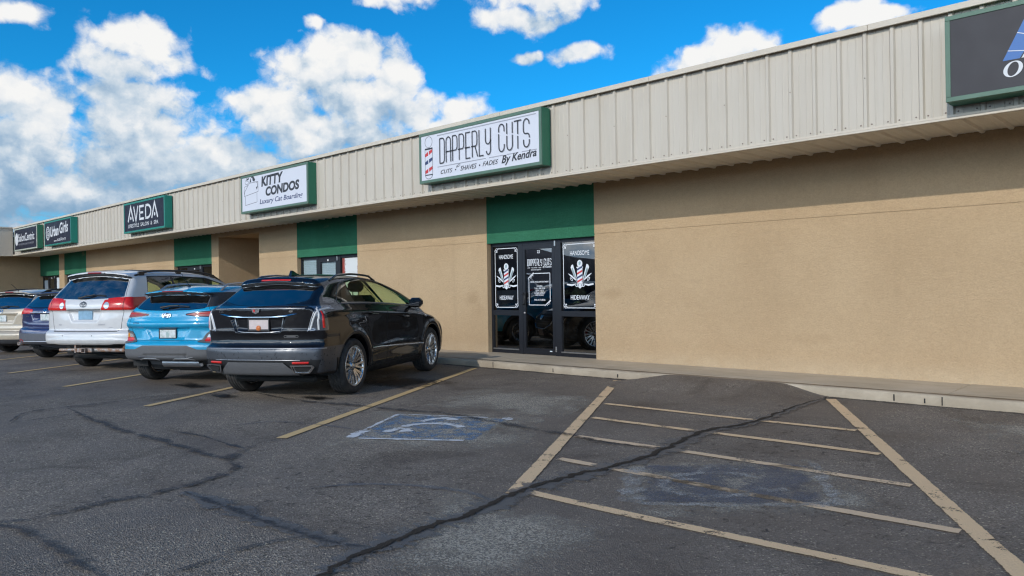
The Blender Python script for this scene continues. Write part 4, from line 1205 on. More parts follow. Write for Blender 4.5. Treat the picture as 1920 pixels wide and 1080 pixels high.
# barber shop sign: u 0..3.06, v 0..0.94
K, G, Rd, Nv, Md = Flat(), Flat(), Flat(), Flat(), Flat()
G.line([(.51, .845), (2.95, .845)], .018); G.line([(.51, .265), (1.78, .265)], .016); G.line([(1.86, .265), (2.20, .265)], .016); G.line([(2.28, .265), (2.55, .265)], .016); G.line([(2.63, .265), (2.96, .265)], .016)
deco_text(K, 'DAPPERLY', .58, .325, 1.90, .455, .022, 0, .20, G, (.013, -.010))
deco_text(K, 'CUTS', 2.10, .33, 2.80, .465, .022, 0, .22, G, (.013, -.010))
K.text('CUTS  •', .60, .125, w=.42, h=.075, shear=.35, bold=.006); K.text('HOT', 1.03, .185, w=.13, h=.045, shear=.35, rot=.35)
K.text('SHAVES', 1.13, .125, w=.42, h=.085, shear=.35, bold=.006); K.text('•', 1.61, .150, h=.030); K.text('FADES', 1.70, .135, w=.38, h=.080, shear=.35, bold=.006)
K.text('By Kendra', 2.16, .085, w=.80, h=.175, shear=.35, bold=.022, rot=.035)
cx = .27
K.ring(cx, .760, .105, .105, .006); K.ring(cx, .150, .105, .080, .008, a0=180, a1=360)
K.rect(cx - .108, cx + .108, .620, .650); K.rect(cx - .108, cx + .108, .140, .158); K.line([(cx - .105, .158), (cx - .105, .62)], .006); K.line([(cx + .105, .158), (cx + .105, .62)], .006)
for i, (v, c) in enumerate(((.49, 'r'), (.34, 'n'), (.175, 'r'))):
    (Rd if c == 'r' else Nv).poly([(cx - .101, v), (cx - .02, v + .02), (cx - .02, v + .095), (cx - .101, v + .055)])
    (Rd if c == 'r' else Nv).poly([(cx + .005, v + .03), (cx + .101, v + .075), (cx + .101, v + .13), (cx + .005, v + .10)])
sign_box('wide white sign box with thin tall black lettering and a striped barber pole', -11.175, -8.105, 3.41, 4.35, M['sign_green'], M['sign_green_grey'], M['face_white'],
         [('shadow_lettering', G, M['ink_grey'], 0), ('lettering', K, M['ink'], .002), ('red_print', Rd, M['ink_red'], 0), ('navy_print', Nv, M['ink_navy'], 0)])
# cat boarding sign
K, Nv = Flat(), Flat()
K.text('KITTY', 1.02, .585, w=1.02, h=.245, shear=.12, bold=.045, rot=.02); K.text('CONDOS', 1.22, .335, w=1.52, h=.225, shear=.12, bold=.045, rot=.02)
Nv.text('Luxury Cat Boarding', .93, .135, w=1.95, h=.155, shear=.22, bold=.014)
K.line([(.17, .52), (.17, .66), (.40, .70), (.42, .735), (.86, .735), (.86, .49), (.17, .43), (.17, .52)], .009); K.line([(.22, .42), (.22, .20), (.80, .24), (.80, .47)], .009); K.line([(.17, .47), (.20, .55), (.38, .70)], .012)
K.poly([(.20, .80), (.30, .84), (.28, .88), (.34, .86), (.42, .87), (.40, .83), (.30, .82)]); K.poly([(.44, .74), (.52, .76), (.50, .85), (.58, .86), (.60, .78), (.68, .75), (.72, .80), (.62, .90), (.54, .88), (.48, .84)]); K.ring(.30, .765, .09, .055, .010, a0=-200, a1=60)
K.disc(.27, .80, .012); K.disc(.34, .80, .012); K.line([(.74, .74), (.82, .72), (.84, .62), (.78, .58)], .016); K.poly([(.76, .60), (.80, .54), (.83, .60), (.80, .62)])
sign_box('white sign box with bold slanted black lettering and a cat drawn in a box', -18.17, -15.06, 3.39, 4.33, M['sign_green'], M['sign_green_grey'], M['face_white'],
         [('lettering', K, M['ink'], 0), ('small_lettering', Nv, M['ink_navy'], 0)])
# salon and spa sign, thin open capitals
K = Flat()
def ave(x, ch, w=.40, h=.46, v=.35):
    if ch == 'A': K.line([(x, v), (x + w * .55, v + h), (x + w * 1.1, v)], .075); K.disc(x + w * .55, v + .11, .052)
    if ch == 'V': K.line([(x, v + h), (x + w * .42, v), (x + w * .84, v + h)], .072)
    if ch == 'E': K.line([(x + w * .80, v + h - .036), (x, v + h - .036), (x, v + .036), (x + w * .80, v + .036)], .072); K.line([(x, v + h / 2), (x + w * .66, v + h / 2)], .068)
    if ch == 'D': K.line([(x, v), (x, v + h)], .072); K.line([(x, v + h - .036)] + [(x + .14 + .26 * math.cos(R(90 - t)), v + h / 2 + (h / 2 - .036) * math.sin(R(90 - t))) for t in range(0, 181, 15)] + [(x, v + .036)], .072)
for x, ch in ((.35, 'A'), (.82, 'V'), (1.30, 'E'), (1.76, 'D'), (2.22, 'A')): ave(x, ch)
K.text('LIFESTYLE  SALON  &  SPA', .35, .155, w=2.35, h=.115, bold=.004)
sign_box('dark sign box with teal frame and five large thin white capitals over a small line', -26.0, -22.82, 3.365, 4.32, M['sign_teal'], M['sign_teal'], M['face_dark'], [('lettering', K, M['ink_white'], 0)])
# hair salon script sign
K = Flat()
K.ring(.42, .50, .24, .27, .05); K.ring(.42, .50, .15, .17, .02); K.text('G', .42, .40, h=.20, bold=.02, align='c')
K.text('Urban', .72, .33, w=1.02, h=.40, shear=.1, bold=.03, rot=.03); K.text('Girls', 1.86, .40, w=.98, h=.42, shear=.15, bold=.02, rot=.03); K.text('salon', 1.55, .14, w=1.0, h=.13, shear=.2, bold=.0); K.line([(1.15, .16), (1.48, .16)], .03)
sign_box('dark sign box with white handwritten lettering beside a round ringed emblem', -34.37, -31.17, 3.36, 4.32, M['sign_teal'], M['sign_teal'], M['face_dark'], [('lettering', K, M['ink_white'], 0)])
K, G = Flat(), Flat()
K.disc(.33, .50, .24, .27); K.text('SalonCentric', .60, .38, w=2.30, h=.34, bold=.012); G.text('PROFESSIONAL BEAUTY PARTNERS', .62, .22, w=2.2, h=.075)
sign_box('dark sign box with cream frame and white lettering beside a plain white disc', -38.66, -35.39, 3.36, 4.32, M['sign_green'], M['sign_cream'], M['face_dark'], [('lettering', K, M['ink_white'], 0), ('small_lettering', G, M['ink_mid'], 0)])
# big charcoal sign at the right edge of the view
K, Bl, Wh, Rd = Flat(), Flat(), Flat(), Flat()
def tri(pts): return [(x - .07, y - .03) for x, y in pts]
Bl.poly(tri([(.60, .365), (1.02, 1.22), (1.30, 1.22), (1.72, .365), (1.57, .365), (1.16, 1.05), (.75, .365)]))
for t in (.10, .30, .50, .70): Wh.line(tri([(.605 + .42 * t, .375 + .855 * t), (.755 + .41 * t, .365 + .685 * t)]), .008)
Wh.poly(tri([(.765, .365), (1.16, 1.02), (1.555, .365)]))
Rd.ring(.95, .49, .12, .10, .035); Rd.poly([(.83, .47), (.91, .55), (1.03, .54), (.98, .46)])
def shear(pts, x0=.52): return [(x0 + px + .20 * py, .160 + py) for px, py in pts]
OV = []; n_ = 30
for k in range(n_ + 1):
    a_ = 2 * math.pi * k / n_
    OV += shear([(.085 + .085 * math.cos(a_), .078 + .080 * math.sin(a_)), (.085 + .048 * math.cos(a_), .078 + .071 * math.sin(a_))])
K.add(OV, [(2 * k, 2 * k + 2, 2 * k + 3, 2 * k + 1) for k in range(n_)])
K.poly(shear([(.205, 0), (.335, 0), (.345, .052), (.333, .052), (.318, .014), (.272, .014), (.272, .142), (.295, .146), (.295, .156), (.205, .156), (.205, .146), (.232, .142), (.232, .014), (.205, .010)]))
sign_box('large charcoal sign box with green frame and a blue triangle, cut by the picture edge', -2.245, 1.4, 3.355, 4.53 - .25, M['sign_green'], M['sign_green_grey'], M['face_grey'],
         [('triangle_emblem', Bl, M['ink_blue'], 0), ('white_emblem', Wh, M['ink_white'], .002), ('red_emblem', Rd, M['ink_red'], .004), ('lettering', K, M['ink_white'], 0)], .05, 9.26)
# ================================================================== CARS
# A car body is one implicit surface (side outline x cross-section x plan, softly intersected) turned into a mesh;
# every lamp, pane and trim piece is cut out of that same surface along its own outline.
def fillet(pts):
    """closed outline from (x, z, radius) corners"""
    out = []; n = len(pts)
    for i in range(n):
        p = np.array(pts[i][:2]); r = pts[i][2]
        a = np.array(pts[i - 1][:2]); b = np.array(pts[(i + 1) % n][:2])
        da = np.linalg.norm(a - p); db = np.linalg.norm(b - p)
        t = min(r, da * .48, db * .48)
        if t < 1e-4: out.append(p); continue
        q0 = p + (a - p) / da * t; q1 = p + (b - p) / db * t
        m = max(3, int(t * 2 / .03)); m = min(m, 14)
        for k in range(m + 1):
            s = k / m; out.append((1 - s) ** 2 * q0 + 2 * s * (1 - s) * p + s * s * q1)
    return np.array(out)

def poly_sd(px, pz, poly):
    d = np.full(px.shape, 1e9); ins = np.zeros(px.shape, bool)
    n = len(poly)
    for i in range(n):
        ax, az = poly[i]; bx, bz = poly[(i + 1) % n]
        ex, ez = bx - ax, bz - az; L = ex * ex + ez * ez
        if L < 1e-12: continue
        wx, wz = px - ax, pz - az
        t = np.clip((wx * ex + wz * ez) / L, 0, 1)
        d = np.minimum(d, (wx - ex * t) ** 2 + (wz - ez * t) ** 2)
        c = (az > pz) != (bz > pz)
        if abs(ez) > 1e-12: ins ^= c & (px < ex * (pz - az) / ez + ax)
    d = np.sqrt(d)
    return np.where(ins, -d, d)

def smax(a, b, k):
    h = np.maximum(k - np.abs(a - b), 0) / k
    return np.maximum(a, b) + h * h * k * .25
def sstep(v, a, b):
    t = np.clip((v - a) / (b - a), 0, 1); return t * t * (3 - 2 * t)
def smooth_tab(pts, lo, hi, n=400, sig=6):
    xs = np.linspace(lo, hi, n); p = np.array(pts, float)
    ys = np.interp(xs, p[:, 0], p[:, 1])
    k = np.exp(-np.arange(-3 * sig, 3 * sig + 1) ** 2 / (2 * sig * sig)); k /= k.sum()
    yp = np.pad(ys, 3 * sig, mode='edge')
    return xs, np.convolve(yp, k, 'valid')

class CarShape:
    def __init__(s, P):
        s.P = P; s.L, s.H = P['L'], P['H']
        s.side = fillet(P['side'])
        s.hz, s.hw = smooth_tab(P['section'], 0, 2.1, sig=P.get('secsig', 7))
        s.plx, s.pl_lo = smooth_tab(P['plan_low'], -.1, s.L + .1, sig=10)
        _, s.pl_hi = smooth_tab(P['plan_high'], -.1, s.L + .1, sig=10)
        s.feats = P.get('features', [])
        g = .012
        s.tx = np.arange(-.7, s.L + .4, g); s.tz = np.arange(-.1, s.H + .25, g); s.g = g
        X, Z = np.meshgrid(s.tx, s.tz, indexing='ij')
        s.tab = poly_sd(X, Z, s.side)
    def side_fast(s, x, z):
        fx = np.clip((x - s.tx[0]) / s.g, 0, len(s.tx) - 1.001); fz = np.clip((z - s.tz[0]) / s.g, 0, len(s.tz) - 1.001)
        i = fx.astype(int); j = fz.astype(int); a = fx - i; b = fz - j; t = s.tab
        return (t[i, j] * (1 - a) + t[i + 1, j] * a) * (1 - b) + (t[i, j + 1] * (1 - a) + t[i + 1, j + 1] * a) * b
    def width(s, x, z):
        lo = np.interp(x, s.plx, s.pl_lo); hi = np.interp(x, s.plx, s.pl_hi)
        b = s.P['belt']; t = sstep(z, b - .12, b + .18)
        return np.interp(z, s.hz, s.hw) * (lo * (1 - t) + hi * t)
    def f(s, x, y, z, exact=False):
        P = s.P; ay = np.abs(y)
        hw = P['W'] / 2; q = np.clip(ay / hw, 0, 1.3)
        xr = P.get('rear_curve', .16) * q ** P.get('rear_pow', 3.0) * (1 - sstep(x, .1, 1.6))
        xf = P.get('front_curve', .32) * q ** 2.6 * sstep(x, s.L - 1.7, s.L - .2)
        crown = P.get('crown', .055) * (ay / .65) ** 2 * sstep(z, P['belt'] + .1, P['belt'] + .4) + P.get('hood_crown', .035) * (ay / .8) ** 2 * (1 - sstep(z, P['belt'] + .05, P['belt'] + .2)) * sstep(x, s.L - 1.6, s.L - 1.0) * sstep(z, .6, .85)
        xx, zz = x - xr + xf, z + crown
        S = poly_sd(xx, zz, s.side) if exact else s.side_fast(xx, zz)
        G = (ay - s.width(x, z)) * .96
        k = P.get('edge', .07)
        d = smax(S, G, k)
        for xw in P['wheels_x']:
            r = np.sqrt((x - xw) ** 2 + (z - P['wr']) ** 2)
            d = d - P.get('flare', .014) * np.exp(-((r - P['arch'] - .045) / .045) ** 2) * sstep(ay, hw * .75, hw * .9) * sstep(z, .22, .34)
            cyl = np.maximum(r - P['arch'], (hw - .34) - ay)
            d = smax(d, -cyl, .012)
        if exact:
            for ft in s.feats: d = d + ft(x, ay, z)
        return d
    def grad(s, p, e=.002):
        x, y, z = p[:, 0], p[:, 1], p[:, 2]
        g = np.stack([s.f(x + e, y, z, True) - s.f(x - e, y, z, True), s.f(x, y + e, z, True) - s.f(x, y - e, z, True), s.f(x, y, z + e, True) - s.f(x, y, z - e, True)], 1)
        return g / (2 * e)
    def build(s, h):
        xs = np.arange(-.06, s.L + .07, h); hy = s.P['W'] / 2 + .08
        m = int(hy / h) + 1; yh = (np.arange(m) + .5) * h
        zs = np.arange(.08, s.H + .09, h)
        X, Y, Z = np.meshgrid(xs, yh, zs, indexing='ij')
        D = s.f(X, Y, Z)
        D = np.concatenate([D[:, ::-1, :], D], 1); ys = np.concatenate([-yh[::-1], yh])
        V, F = surface_nets(D, xs, ys, zs)
        for _ in range(3):
            g = s.grad(V); d = s.f(V[:, 0], V[:, 1], V[:, 2], True)
            n2 = np.maximum((g * g).sum(1), .15)
            V = V - np.clip(d / n2, -.02, .02)[:, None] * g
        s.V, s.F = V, np.concatenate([F[:, [0, 1, 2]], F[:, [0, 2, 3]]])
        s.N = vnormals(s.V, s.F)
        return s
    # --- projecting outlines onto the body
    def proj_rear(s, yz, far=1.4, x0=-.3):
        yz = np.asarray(yz, float); n = len(yz)
        return s._march(np.stack([np.full(n, x0), yz[:, 0], yz[:, 1]], 1), np.array([1., 0, 0]), far)
    def proj_front(s, yz, far=1.6):
        yz = np.asarray(yz, float); n = len(yz)
        return s._march(np.stack([np.full(n, s.L + .3), yz[:, 0], yz[:, 1]], 1), np.array([-1., 0, 0]), far)
    def proj_side(s, xz, sgn, far=1.0):
        xz = np.asarray(xz, float); n = len(xz)
        return s._march(np.stack([xz[:, 0], np.full(n, sgn * 1.15), xz[:, 1]], 1), np.array([0, -sgn, 0.]), far)
    def proj_top(s, xy, far=1.2):
        xy = np.asarray(xy, float); n = len(xy)
        return s._march(np.stack([xy[:, 0], xy[:, 1], np.full(n, s.H + .15)], 1), np.array([0, 0, -1.]), far)
    def _march(s, o, d, far, steps=70):
        t = np.zeros(len(o)); hit = np.zeros(len(o), bool); lo = np.zeros(len(o)); hi = np.full(len(o), far)
        ts = np.linspace(0, far, steps)
        for a, b in zip(ts[:-1], ts[1:]):
            p = o + d * b
            ins = (s.f(p[:, 0], p[:, 1], p[:, 2], False) < 0) & ~hit
            lo[ins] = max(a - .03, 0); hi[ins] = b + .03; hit |= ins
            if hit.all(): break
        for _ in range(14):
            m = (lo + hi) / 2; p = o + d * m[:, None]
            ins = s.f(p[:, 0], p[:, 1], p[:, 2], True) < 0
            hi = np.where(ins, m, hi); lo = np.where(ins, lo, m)
        p = o + d * hi[:, None]
        g = s.grad(p); g /= np.linalg.norm(g, axis=1)[:, None] + 1e-9
        return p, g

def surface_nets(D, xs, ys, zs):
    s = D < 0; nx, ny, nz = D.shape
    c = np.zeros((nx - 1, ny - 1, nz - 1), int)
    for i in (0, 1):
        for j in (0, 1):
            for k in (0, 1): c += s[i:nx - 1 + i, j:ny - 1 + j, k:nz - 1 + k]
    act = (c > 0) & (c < 8)
    I, J, K = np.nonzero(act); n = len(I)
    idx = np.full(act.shape, -1); idx[I, J, K] = np.arange(n)
    acc = np.zeros((n, 3)); cnt = np.zeros(n)
    cor = [(i, j, k) for i in (0, 1) for j in (0, 1) for k in (0, 1)]
    for a in cor:
        for ax in range(3):
            if a[ax]: continue
            b = list(a); b[ax] = 1
            da = D[I + a[0], J + a[1], K + a[2]]; db = D[I + b[0], J + b[1], K + b[2]]
            x = (da < 0) != (db < 0)
            t = np.where(x, da / np.where(x, da - db, 1), 0)
            p = np.tile(np.array(a, float), (n, 1)); p[:, ax] = t
            acc += p * x[:, None]; cnt += x
    P = acc / cnt[:, None] + np.stack([I, J, K], 1)
    V = np.stack([np.interp(P[:, 0], np.arange(nx), xs), np.interp(P[:, 1], np.arange(ny), ys), np.interp(P[:, 2], np.arange(nz), zs)], 1)
    quads = []
    for ax in range(3):
        sl0 = [slice(None)] * 3; sl1 = [slice(None)] * 3
        sl0[ax] = slice(0, -1); sl1[ax] = slice(1, None)
        o1, o2 = (ax + 1) % 3, (ax + 2) % 3
        for sl in (sl0, sl1): sl[o1] = slice(1, -1); sl[o2] = slice(1, -1)
        a = s[tuple(sl0)]; b = s[tuple(sl1)]
        e = np.argwhere(a != b)
        if len(e) == 0: continue
        fl = a[tuple(e.T)]
        g = e.copy(); g[:, o1] += 1; g[:, o2] += 1
        def cell(d1, d2):
            q = g.copy(); q[:, o1] -= d1; q[:, o2] -= d2; return idx[q[:, 0], q[:, 1], q[:, 2]]
        q = np.stack([cell(1, 1), cell(0, 1), cell(0, 0), cell(1, 0)], 1)
        q[~fl] = q[~fl][:, ::-1]
        quads.append(q)
    return V, np.concatenate(quads)

def vnormals(V, F):
    fn = np.cross(V[F[:, 1]] - V[F[:, 0]], V[F[:, 2]] - V[F[:, 0]])
    N = np.zeros_like(V)
    for k in range(3): np.add.at(N, F[:, k], fn)
    return N / (np.linalg.norm(N, axis=1)[:, None] + 1e-12)

def refine(V, N, F, fn, band):
    g = fn(V, N); gf = g[F]
    m = (np.abs(gf).min(1) < band)
    T = F[m]
    if len(T) == 0: return V, N, F
    keep = F[~m]; b = len(V)
    mids = []
    for (i, j) in ((0, 1), (1, 2), (2, 0)): mids.append(((V[T[:, i]] + V[T[:, j]]) / 2, N[T[:, i]] + N[T[:, j]]))
    k = len(T)
    V2 = np.concatenate([V] + [q[0] for q in mids]); nn = np.concatenate([q[1] for q in mids])
    nn /= np.linalg.norm(nn, axis=1)[:, None] + 1e-12
    N2 = np.concatenate([N, nn]); r = np.arange(k)
    a, b_, c = T[:, 0], T[:, 1], T[:, 2]; ab, bc, ca = b + r, b + k + r, b + 2 * k + r
    F2 = np.concatenate([keep, np.stack([a, ab, ca], 1), np.stack([ab, b_, bc], 1), np.stack([ca, bc, c], 1), np.stack([ab, bc, ca], 1)])
    return V2, N2, F2

def split(V, N, F, fn):
    """cut the surface along fn = 0: (inside mesh, outside mesh)"""
    g = fn(V, N); s = g < 0; c = s[F].sum(1)
    Fin = [F[c == 3]]; Fout = [F[c == 0]]
    for cnt in (1, 2):
        T = F[c == cnt]
        if len(T) == 0: continue
        lone = s[T] if cnt == 1 else ~s[T]
        k = lone.argmax(1); r = np.arange(len(T))
        A, Bv, C = T[r, k], T[r, (k + 1) % 3], T[r, (k + 2) % 3]
        ta = (g[A] / (g[A] - g[Bv]))[:, None]; tb = (g[A] / (g[A] - g[C]))[:, None]
        b = len(V); n = len(T)
        V = np.concatenate([V, V[A] + (V[Bv] - V[A]) * ta, V[A] + (V[C] - V[A]) * tb])
        nn = np.concatenate([N[A] + (N[Bv] - N[A]) * ta, N[A] + (N[C] - N[A]) * tb]); nn /= np.linalg.norm(nn, axis=1)[:, None] + 1e-12
        N = np.concatenate([N, nn])
        p, q = b + r, b + n + r
        tri = np.stack([A, p, q], 1); quad = np.concatenate([np.stack([p, Bv, C], 1), np.stack([p, C, q], 1)])
        (Fin if cnt == 1 else Fout).append(tri); (Fout if cnt == 1 else Fin).append(quad)
    def pack(Fs):
        Fs = np.concatenate(Fs)
        if len(Fs) == 0: return np.zeros((0, 3)), np.zeros((0, 3)), Fs
        u, inv = np.unique(Fs.ravel(), return_inverse=True)
        return V[u], N[u], inv.reshape(-1, 3)
    return pack(Fin), pack(Fout)

# region makers: negative inside
def rear_pane(poly, xmax, rnd=0.0):
    r = rear_reg(poly, xmax, rnd)
    return lambda V, N: np.maximum(r(V, N), -.06 - N[:, 2])
def rear_reg(poly, xmax, rnd=0.0):
    poly = np.array(poly, float)
    return lambda V, N: np.maximum(poly_sd(np.abs(V[:, 1]), V[:, 2], poly) - rnd, V[:, 0] - xmax)
def side_reg(poly, sgn, ymin=.3, rnd=0.0):
    poly = np.array(poly, float)
    return lambda V, N: np.maximum(poly_sd(V[:, 0], V[:, 2], poly) - rnd, ymin - sgn * V[:, 1])
def front_reg(poly, xmin, rnd=0.0):
    poly = np.array(poly, float)
    return lambda V, N: np.maximum(poly_sd(np.abs(V[:, 1]), V[:, 2], poly) - rnd, xmin - V[:, 0])
def union(*rs): return lambda V, N: np.minimum.reduce([r(V, N) for r in rs])
def inter(*rs): return lambda V, N: np.maximum.reduce([r(V, N) for r in rs])
def grow(r, d): return lambda V, N: r(V, N) - d

class CarBuild:
    def __init__(s, root, shape, paint):
        s.root, s.sh, s.paint = root, shape, paint
        s.cur = (shape.V, shape.N, shape.F)
    def cut(s, name, reg, mat, off=0.0, parent=None, fine=1, band=.022, drop=False):
        V, N, F = s.cur
        for k in range(fine): V, N, F = refine(V, N, F, reg, band / (k + 1))
        a, b = split(V, N, F, reg)
        s.cur = b
        if drop or len(a[2]) == 0: return None
        o = obj(name, mesh_np(name, a[0] + a[1] * off, a[2].astype(np.int32), normals=a[1]), mat, parent or s.root)
        return o
    def underside(s):
        P = s.sh.P; hw = P['W'] / 2
        s.cut('spoiler_underside', lambda V, N: np.maximum.reduce([N[:, 2] + .08, P['H'] - .34 - V[:, 2], V[:, 0] - 1.0]), M['black_plastic'], 0, fine=1)  # black colour stands in for the shade below the spoiler
        s.cut('floor_pan', lambda V, N: np.maximum.reduce([N[:, 2] + .35, V[:, 2] - .52, .07 - V[:, 0], np.abs(V[:, 1]) - hw + .07]), M['under'], 0, fine=0)
        zb = P['side'][1][1] if len(P['side'][1]) else .3
        s.cut('rear_underside', lambda V, N: np.maximum.reduce([V[:, 2] - (P['side'][2][1] + .012), .075 - V[:, 0], np.abs(V[:, 1]) - hw + .10, V[:, 0] - P['wheels_x'][0]]), M['under'], 0, fine=1)
    def finish(s, name='body'):
        V, N, F = s.cur
        return obj(name, mesh_np(name, V, F.astype(np.int32), normals=N), s.paint, s.root)
    def strip(s, name, pts, width, mat, where='rear', sgn=1, off=.004, step=.02, parent=None, closed=False, both=False):
        """raised ribbon that follows the body along an outline seen from the rear / side / front / top"""
        VV, FF = [], []
        for mir in ((1, -1) if both else (1,)):
            P = [np.array(p, float) for p in pts]
            if closed: P.append(P[0])
            Q = []
            for a, b in zip(P[:-1], P[1:]):
                m = max(1, int(np.linalg.norm(b - a) / step)); Q += [a + (b - a) * k / m for k in range(m)]
            Q.append(P[-1]); Q = np.array(Q)
            if where in ('rear', 'front') and mir < 0: Q[:, 0] *= -1
            if where == 'top' and mir < 0: Q[:, 1] *= -1
            if where == 'rear': p, n = s.sh.proj_rear(Q)
            elif where == 'front': p, n = s.sh.proj_front(Q)
            elif where == 'top': p, n = s.sh.proj_top(Q)
            else: p, n = s.sh.proj_side(Q, sgn * mir)
            t = np.gradient(p, axis=0); t /= np.linalg.norm(t, axis=1)[:, None] + 1e-9
            b = np.cross(n, t); b /= np.linalg.norm(b, axis=1)[:, None] + 1e-9
            k = len(p); base = len(VV)
            for i in range(k):
                VV += [p[i] - b[i] * width / 2 - n[i] * .004, p[i] - b[i] * width / 2 * .8 + n[i] * off, p[i] + b[i] * width / 2 * .8 + n[i] * off, p[i] + b[i] * width / 2 - n[i] * .004]
            for i in range(k - 1):
                for j in range(3): FF.append((base + 4 * i + j, base + 4 * i + 4 + j, base + 4 * i + 5 + j, base + 4 * i + 1 + j))
        o = obj(name, mesh_np(name, np.array(VV), np.array(FF, dtype=np.int32)), mat, parent or s.root)
        return o
    def art(s, name, flat, mat, where='rear', off=.005, parent=None, y0=0.0, z0=0.0):
        """flat artwork (u right as seen, v up) laid on the body"""
        uv = np.array(flat.v)
        if where == 'rear': p, n = s.sh.proj_rear(np.stack([y0 - uv[:, 0], z0 + uv[:, 1]], 1))
        else: p, n = s.sh.proj_front(np.stack([y0 + uv[:, 0], z0 + uv[:, 1]], 1))
        d = np.array([-1., 0, 0]) if where == 'rear' else np.array([1., 0, 0])
        return obj(name, mesh_np(name, p + d * off, [tuple(f) for f in flat.f]), mat, parent or s.root)

_wheel_cache = {}
def wheel_meshes(key, r, rim_r, w, style):
    if key in _wheel_cache: return _wheel_cache[key]
    h = w / 2; t = MB()
    prof = [(rim_r - .004, -h * .80), (rim_r + .012, -h * .98), (rim_r + (r - rim_r) * .45, -h * 1.06), (r - .028, -h * .98), (r - .008, -h * .80)]
    grooves = [-.52, -.17, .17, .52]
    for g in grooves:
        c = g * h
        prof += [(r - .0015, c - .011), (r - .010, c - .006), (r - .010, c + .006), (r - .0015, c + .011)]
    prof += [(r - .008, h * .80), (r - .028, h * .98), (rim_r + (r - rim_r) * .45, h * 1.06), (rim_r + .012, h * .98), (rim_r - .004, h * .80)]
    t.lathe(prof, 'y', 64)
    tyre = t.mesh('tyre')
    b = MB()                                  # outer side is -y here
    b.lathe([(rim_r + .010, -h * .93), (rim_r + .002, -h * 1.00), (rim_r - .014, -h * .97), (rim_r - .022, -h * .80), (rim_r - .03, h * .7), (rim_r - .012, h * .85), (rim_r - .004, h * .5), (rim_r - .004, -h * .6)], 'y', 56)
    ys = -h * .74
    def spoke(a, wr0, wr1, r0, r1, ro, y0, y1, th=.022, skew=0.0):
        ca, sa = math.cos(a), math.sin(a)
        vs = []
        for (rr, ww, yy) in ((r0, wr0, y0), ((r0 + r1) / 2, (wr0 + wr1) / 2, (y0 + y1) / 2 - .006), (r1, wr1, y1)):
            k = (rr - r0) / (r1 - r0) * skew
            for sd, dy in ((-1, th), (-.72, 0), (.72, 0), (1, th)):
                x, z = rr, sd * ww / 2 + k
                vs.append((x * ca - z * sa, yy + dy, x * sa + z * ca))
        fs = []
        for i in range(2):
            for j in range(3): fs.append((4 * i + j, 4 * i + 4 + j, 4 * i + 5 + j, 4 * i + 1 + j))
            fs.append((4 * i, 4 * i + 3, 4 * i + 7, 4 * i + 4))
        b.add(vs, fs)
    if style == 'multi':
        for k in range(6):
            a = 2 * math.pi * k / 6 + .26
            for sg in (-1, 1):
                spoke(a + sg * .10, .040, .036, .055, rim_r - .016, None, ys + .012, -h * .94, skew=sg * .018)
            spoke(a + math.pi / 6, .018, .022, .06, rim_r - .016, None, ys + .03, -h * .88, skew=.012)
            spoke(a + math.pi / 6, .018, .022, .06, rim_r - .016, None, ys + .03, -h * .88, skew=-.020)
    elif style == 'thin':
        for k in range(14): spoke(2 * math.pi * k / 14, .022, .018, .05, rim_r - .016, None, ys + .01, -h * .92)
    else:
        for k in range(5):
            a = 2 * math.pi * k / 5 + .3
            for sg in (-1, 1): spoke(a + sg * .16, .050, .038, .05, rim_r - .016, None, ys + .01, -h * .9, skew=sg * .02)
    b.lathe([(0, ys - .012), (.030, ys - .010), (.036, ys), (.070, ys + .012), (.078, ys + .04), (0, ys + .04)], 'y', 24, closed=False)
    rim = b.mesh('rim')
    n = MB()
    for k in range(5):
        a = 2 * math.pi * k / 5
        n.lathe([(0, ys - .002), (.009, ys - .002), (.010, ys + .014)], 'y', 8, (.052 * math.cos(a), 0, .052 * math.sin(a)), closed=False)
    nut = n.mesh('wheel_nut')
    d = MB(); d.lathe([(.06, -.012), (rim_r * .78, -.012), (rim_r * .78, .012), (.06, .012)], 'y', 40); d.lathe([(0, .0), (rim_r - .035, .02), (rim_r - .035, .05), (0, .06)], 'y', 32, closed=False)
    disc = d.mesh('brake_disc')
    c = MB(); c.box(-.09, .09, -.05, .03, rim_r * .55, rim_r * .86, .015); cal = c.mesh('caliper')
    for m_, k in ((tyre, 'tyre'), (rim, 'rim'), (nut, 'black_plastic'), (disc, 'brake'), (cal, 'caliper')): m_.materials.append(M[k])
    _wheel_cache[key] = (tyre, rim, nut, disc, cal); return _wheel_cache[key]

def add_wheels(root, P, key, style, rim_mat='rim', rim_r=None, w=.235, caliper=False):
    ty, ri, nu, di, ca = wheel_meshes(key, P['wr'], rim_r or P['wr'] * .70, w, style)
    ri.materials.clear(); ri.materials.append(M[rim_mat])
    for xw in P['wheels_x']:
        for sg in (-1, 1):
            o = obj('wheel', ty, None, root, (xw, sg * P['track'], P['wr']), (0, R(17 * xw), 0 if sg < 0 else math.pi))
            obj('rim', ri, None, o); obj('wheel_nut', nu, None, o); obj('brake_disc', di, None, o)
            if caliper: obj('caliper', ca, None, o)

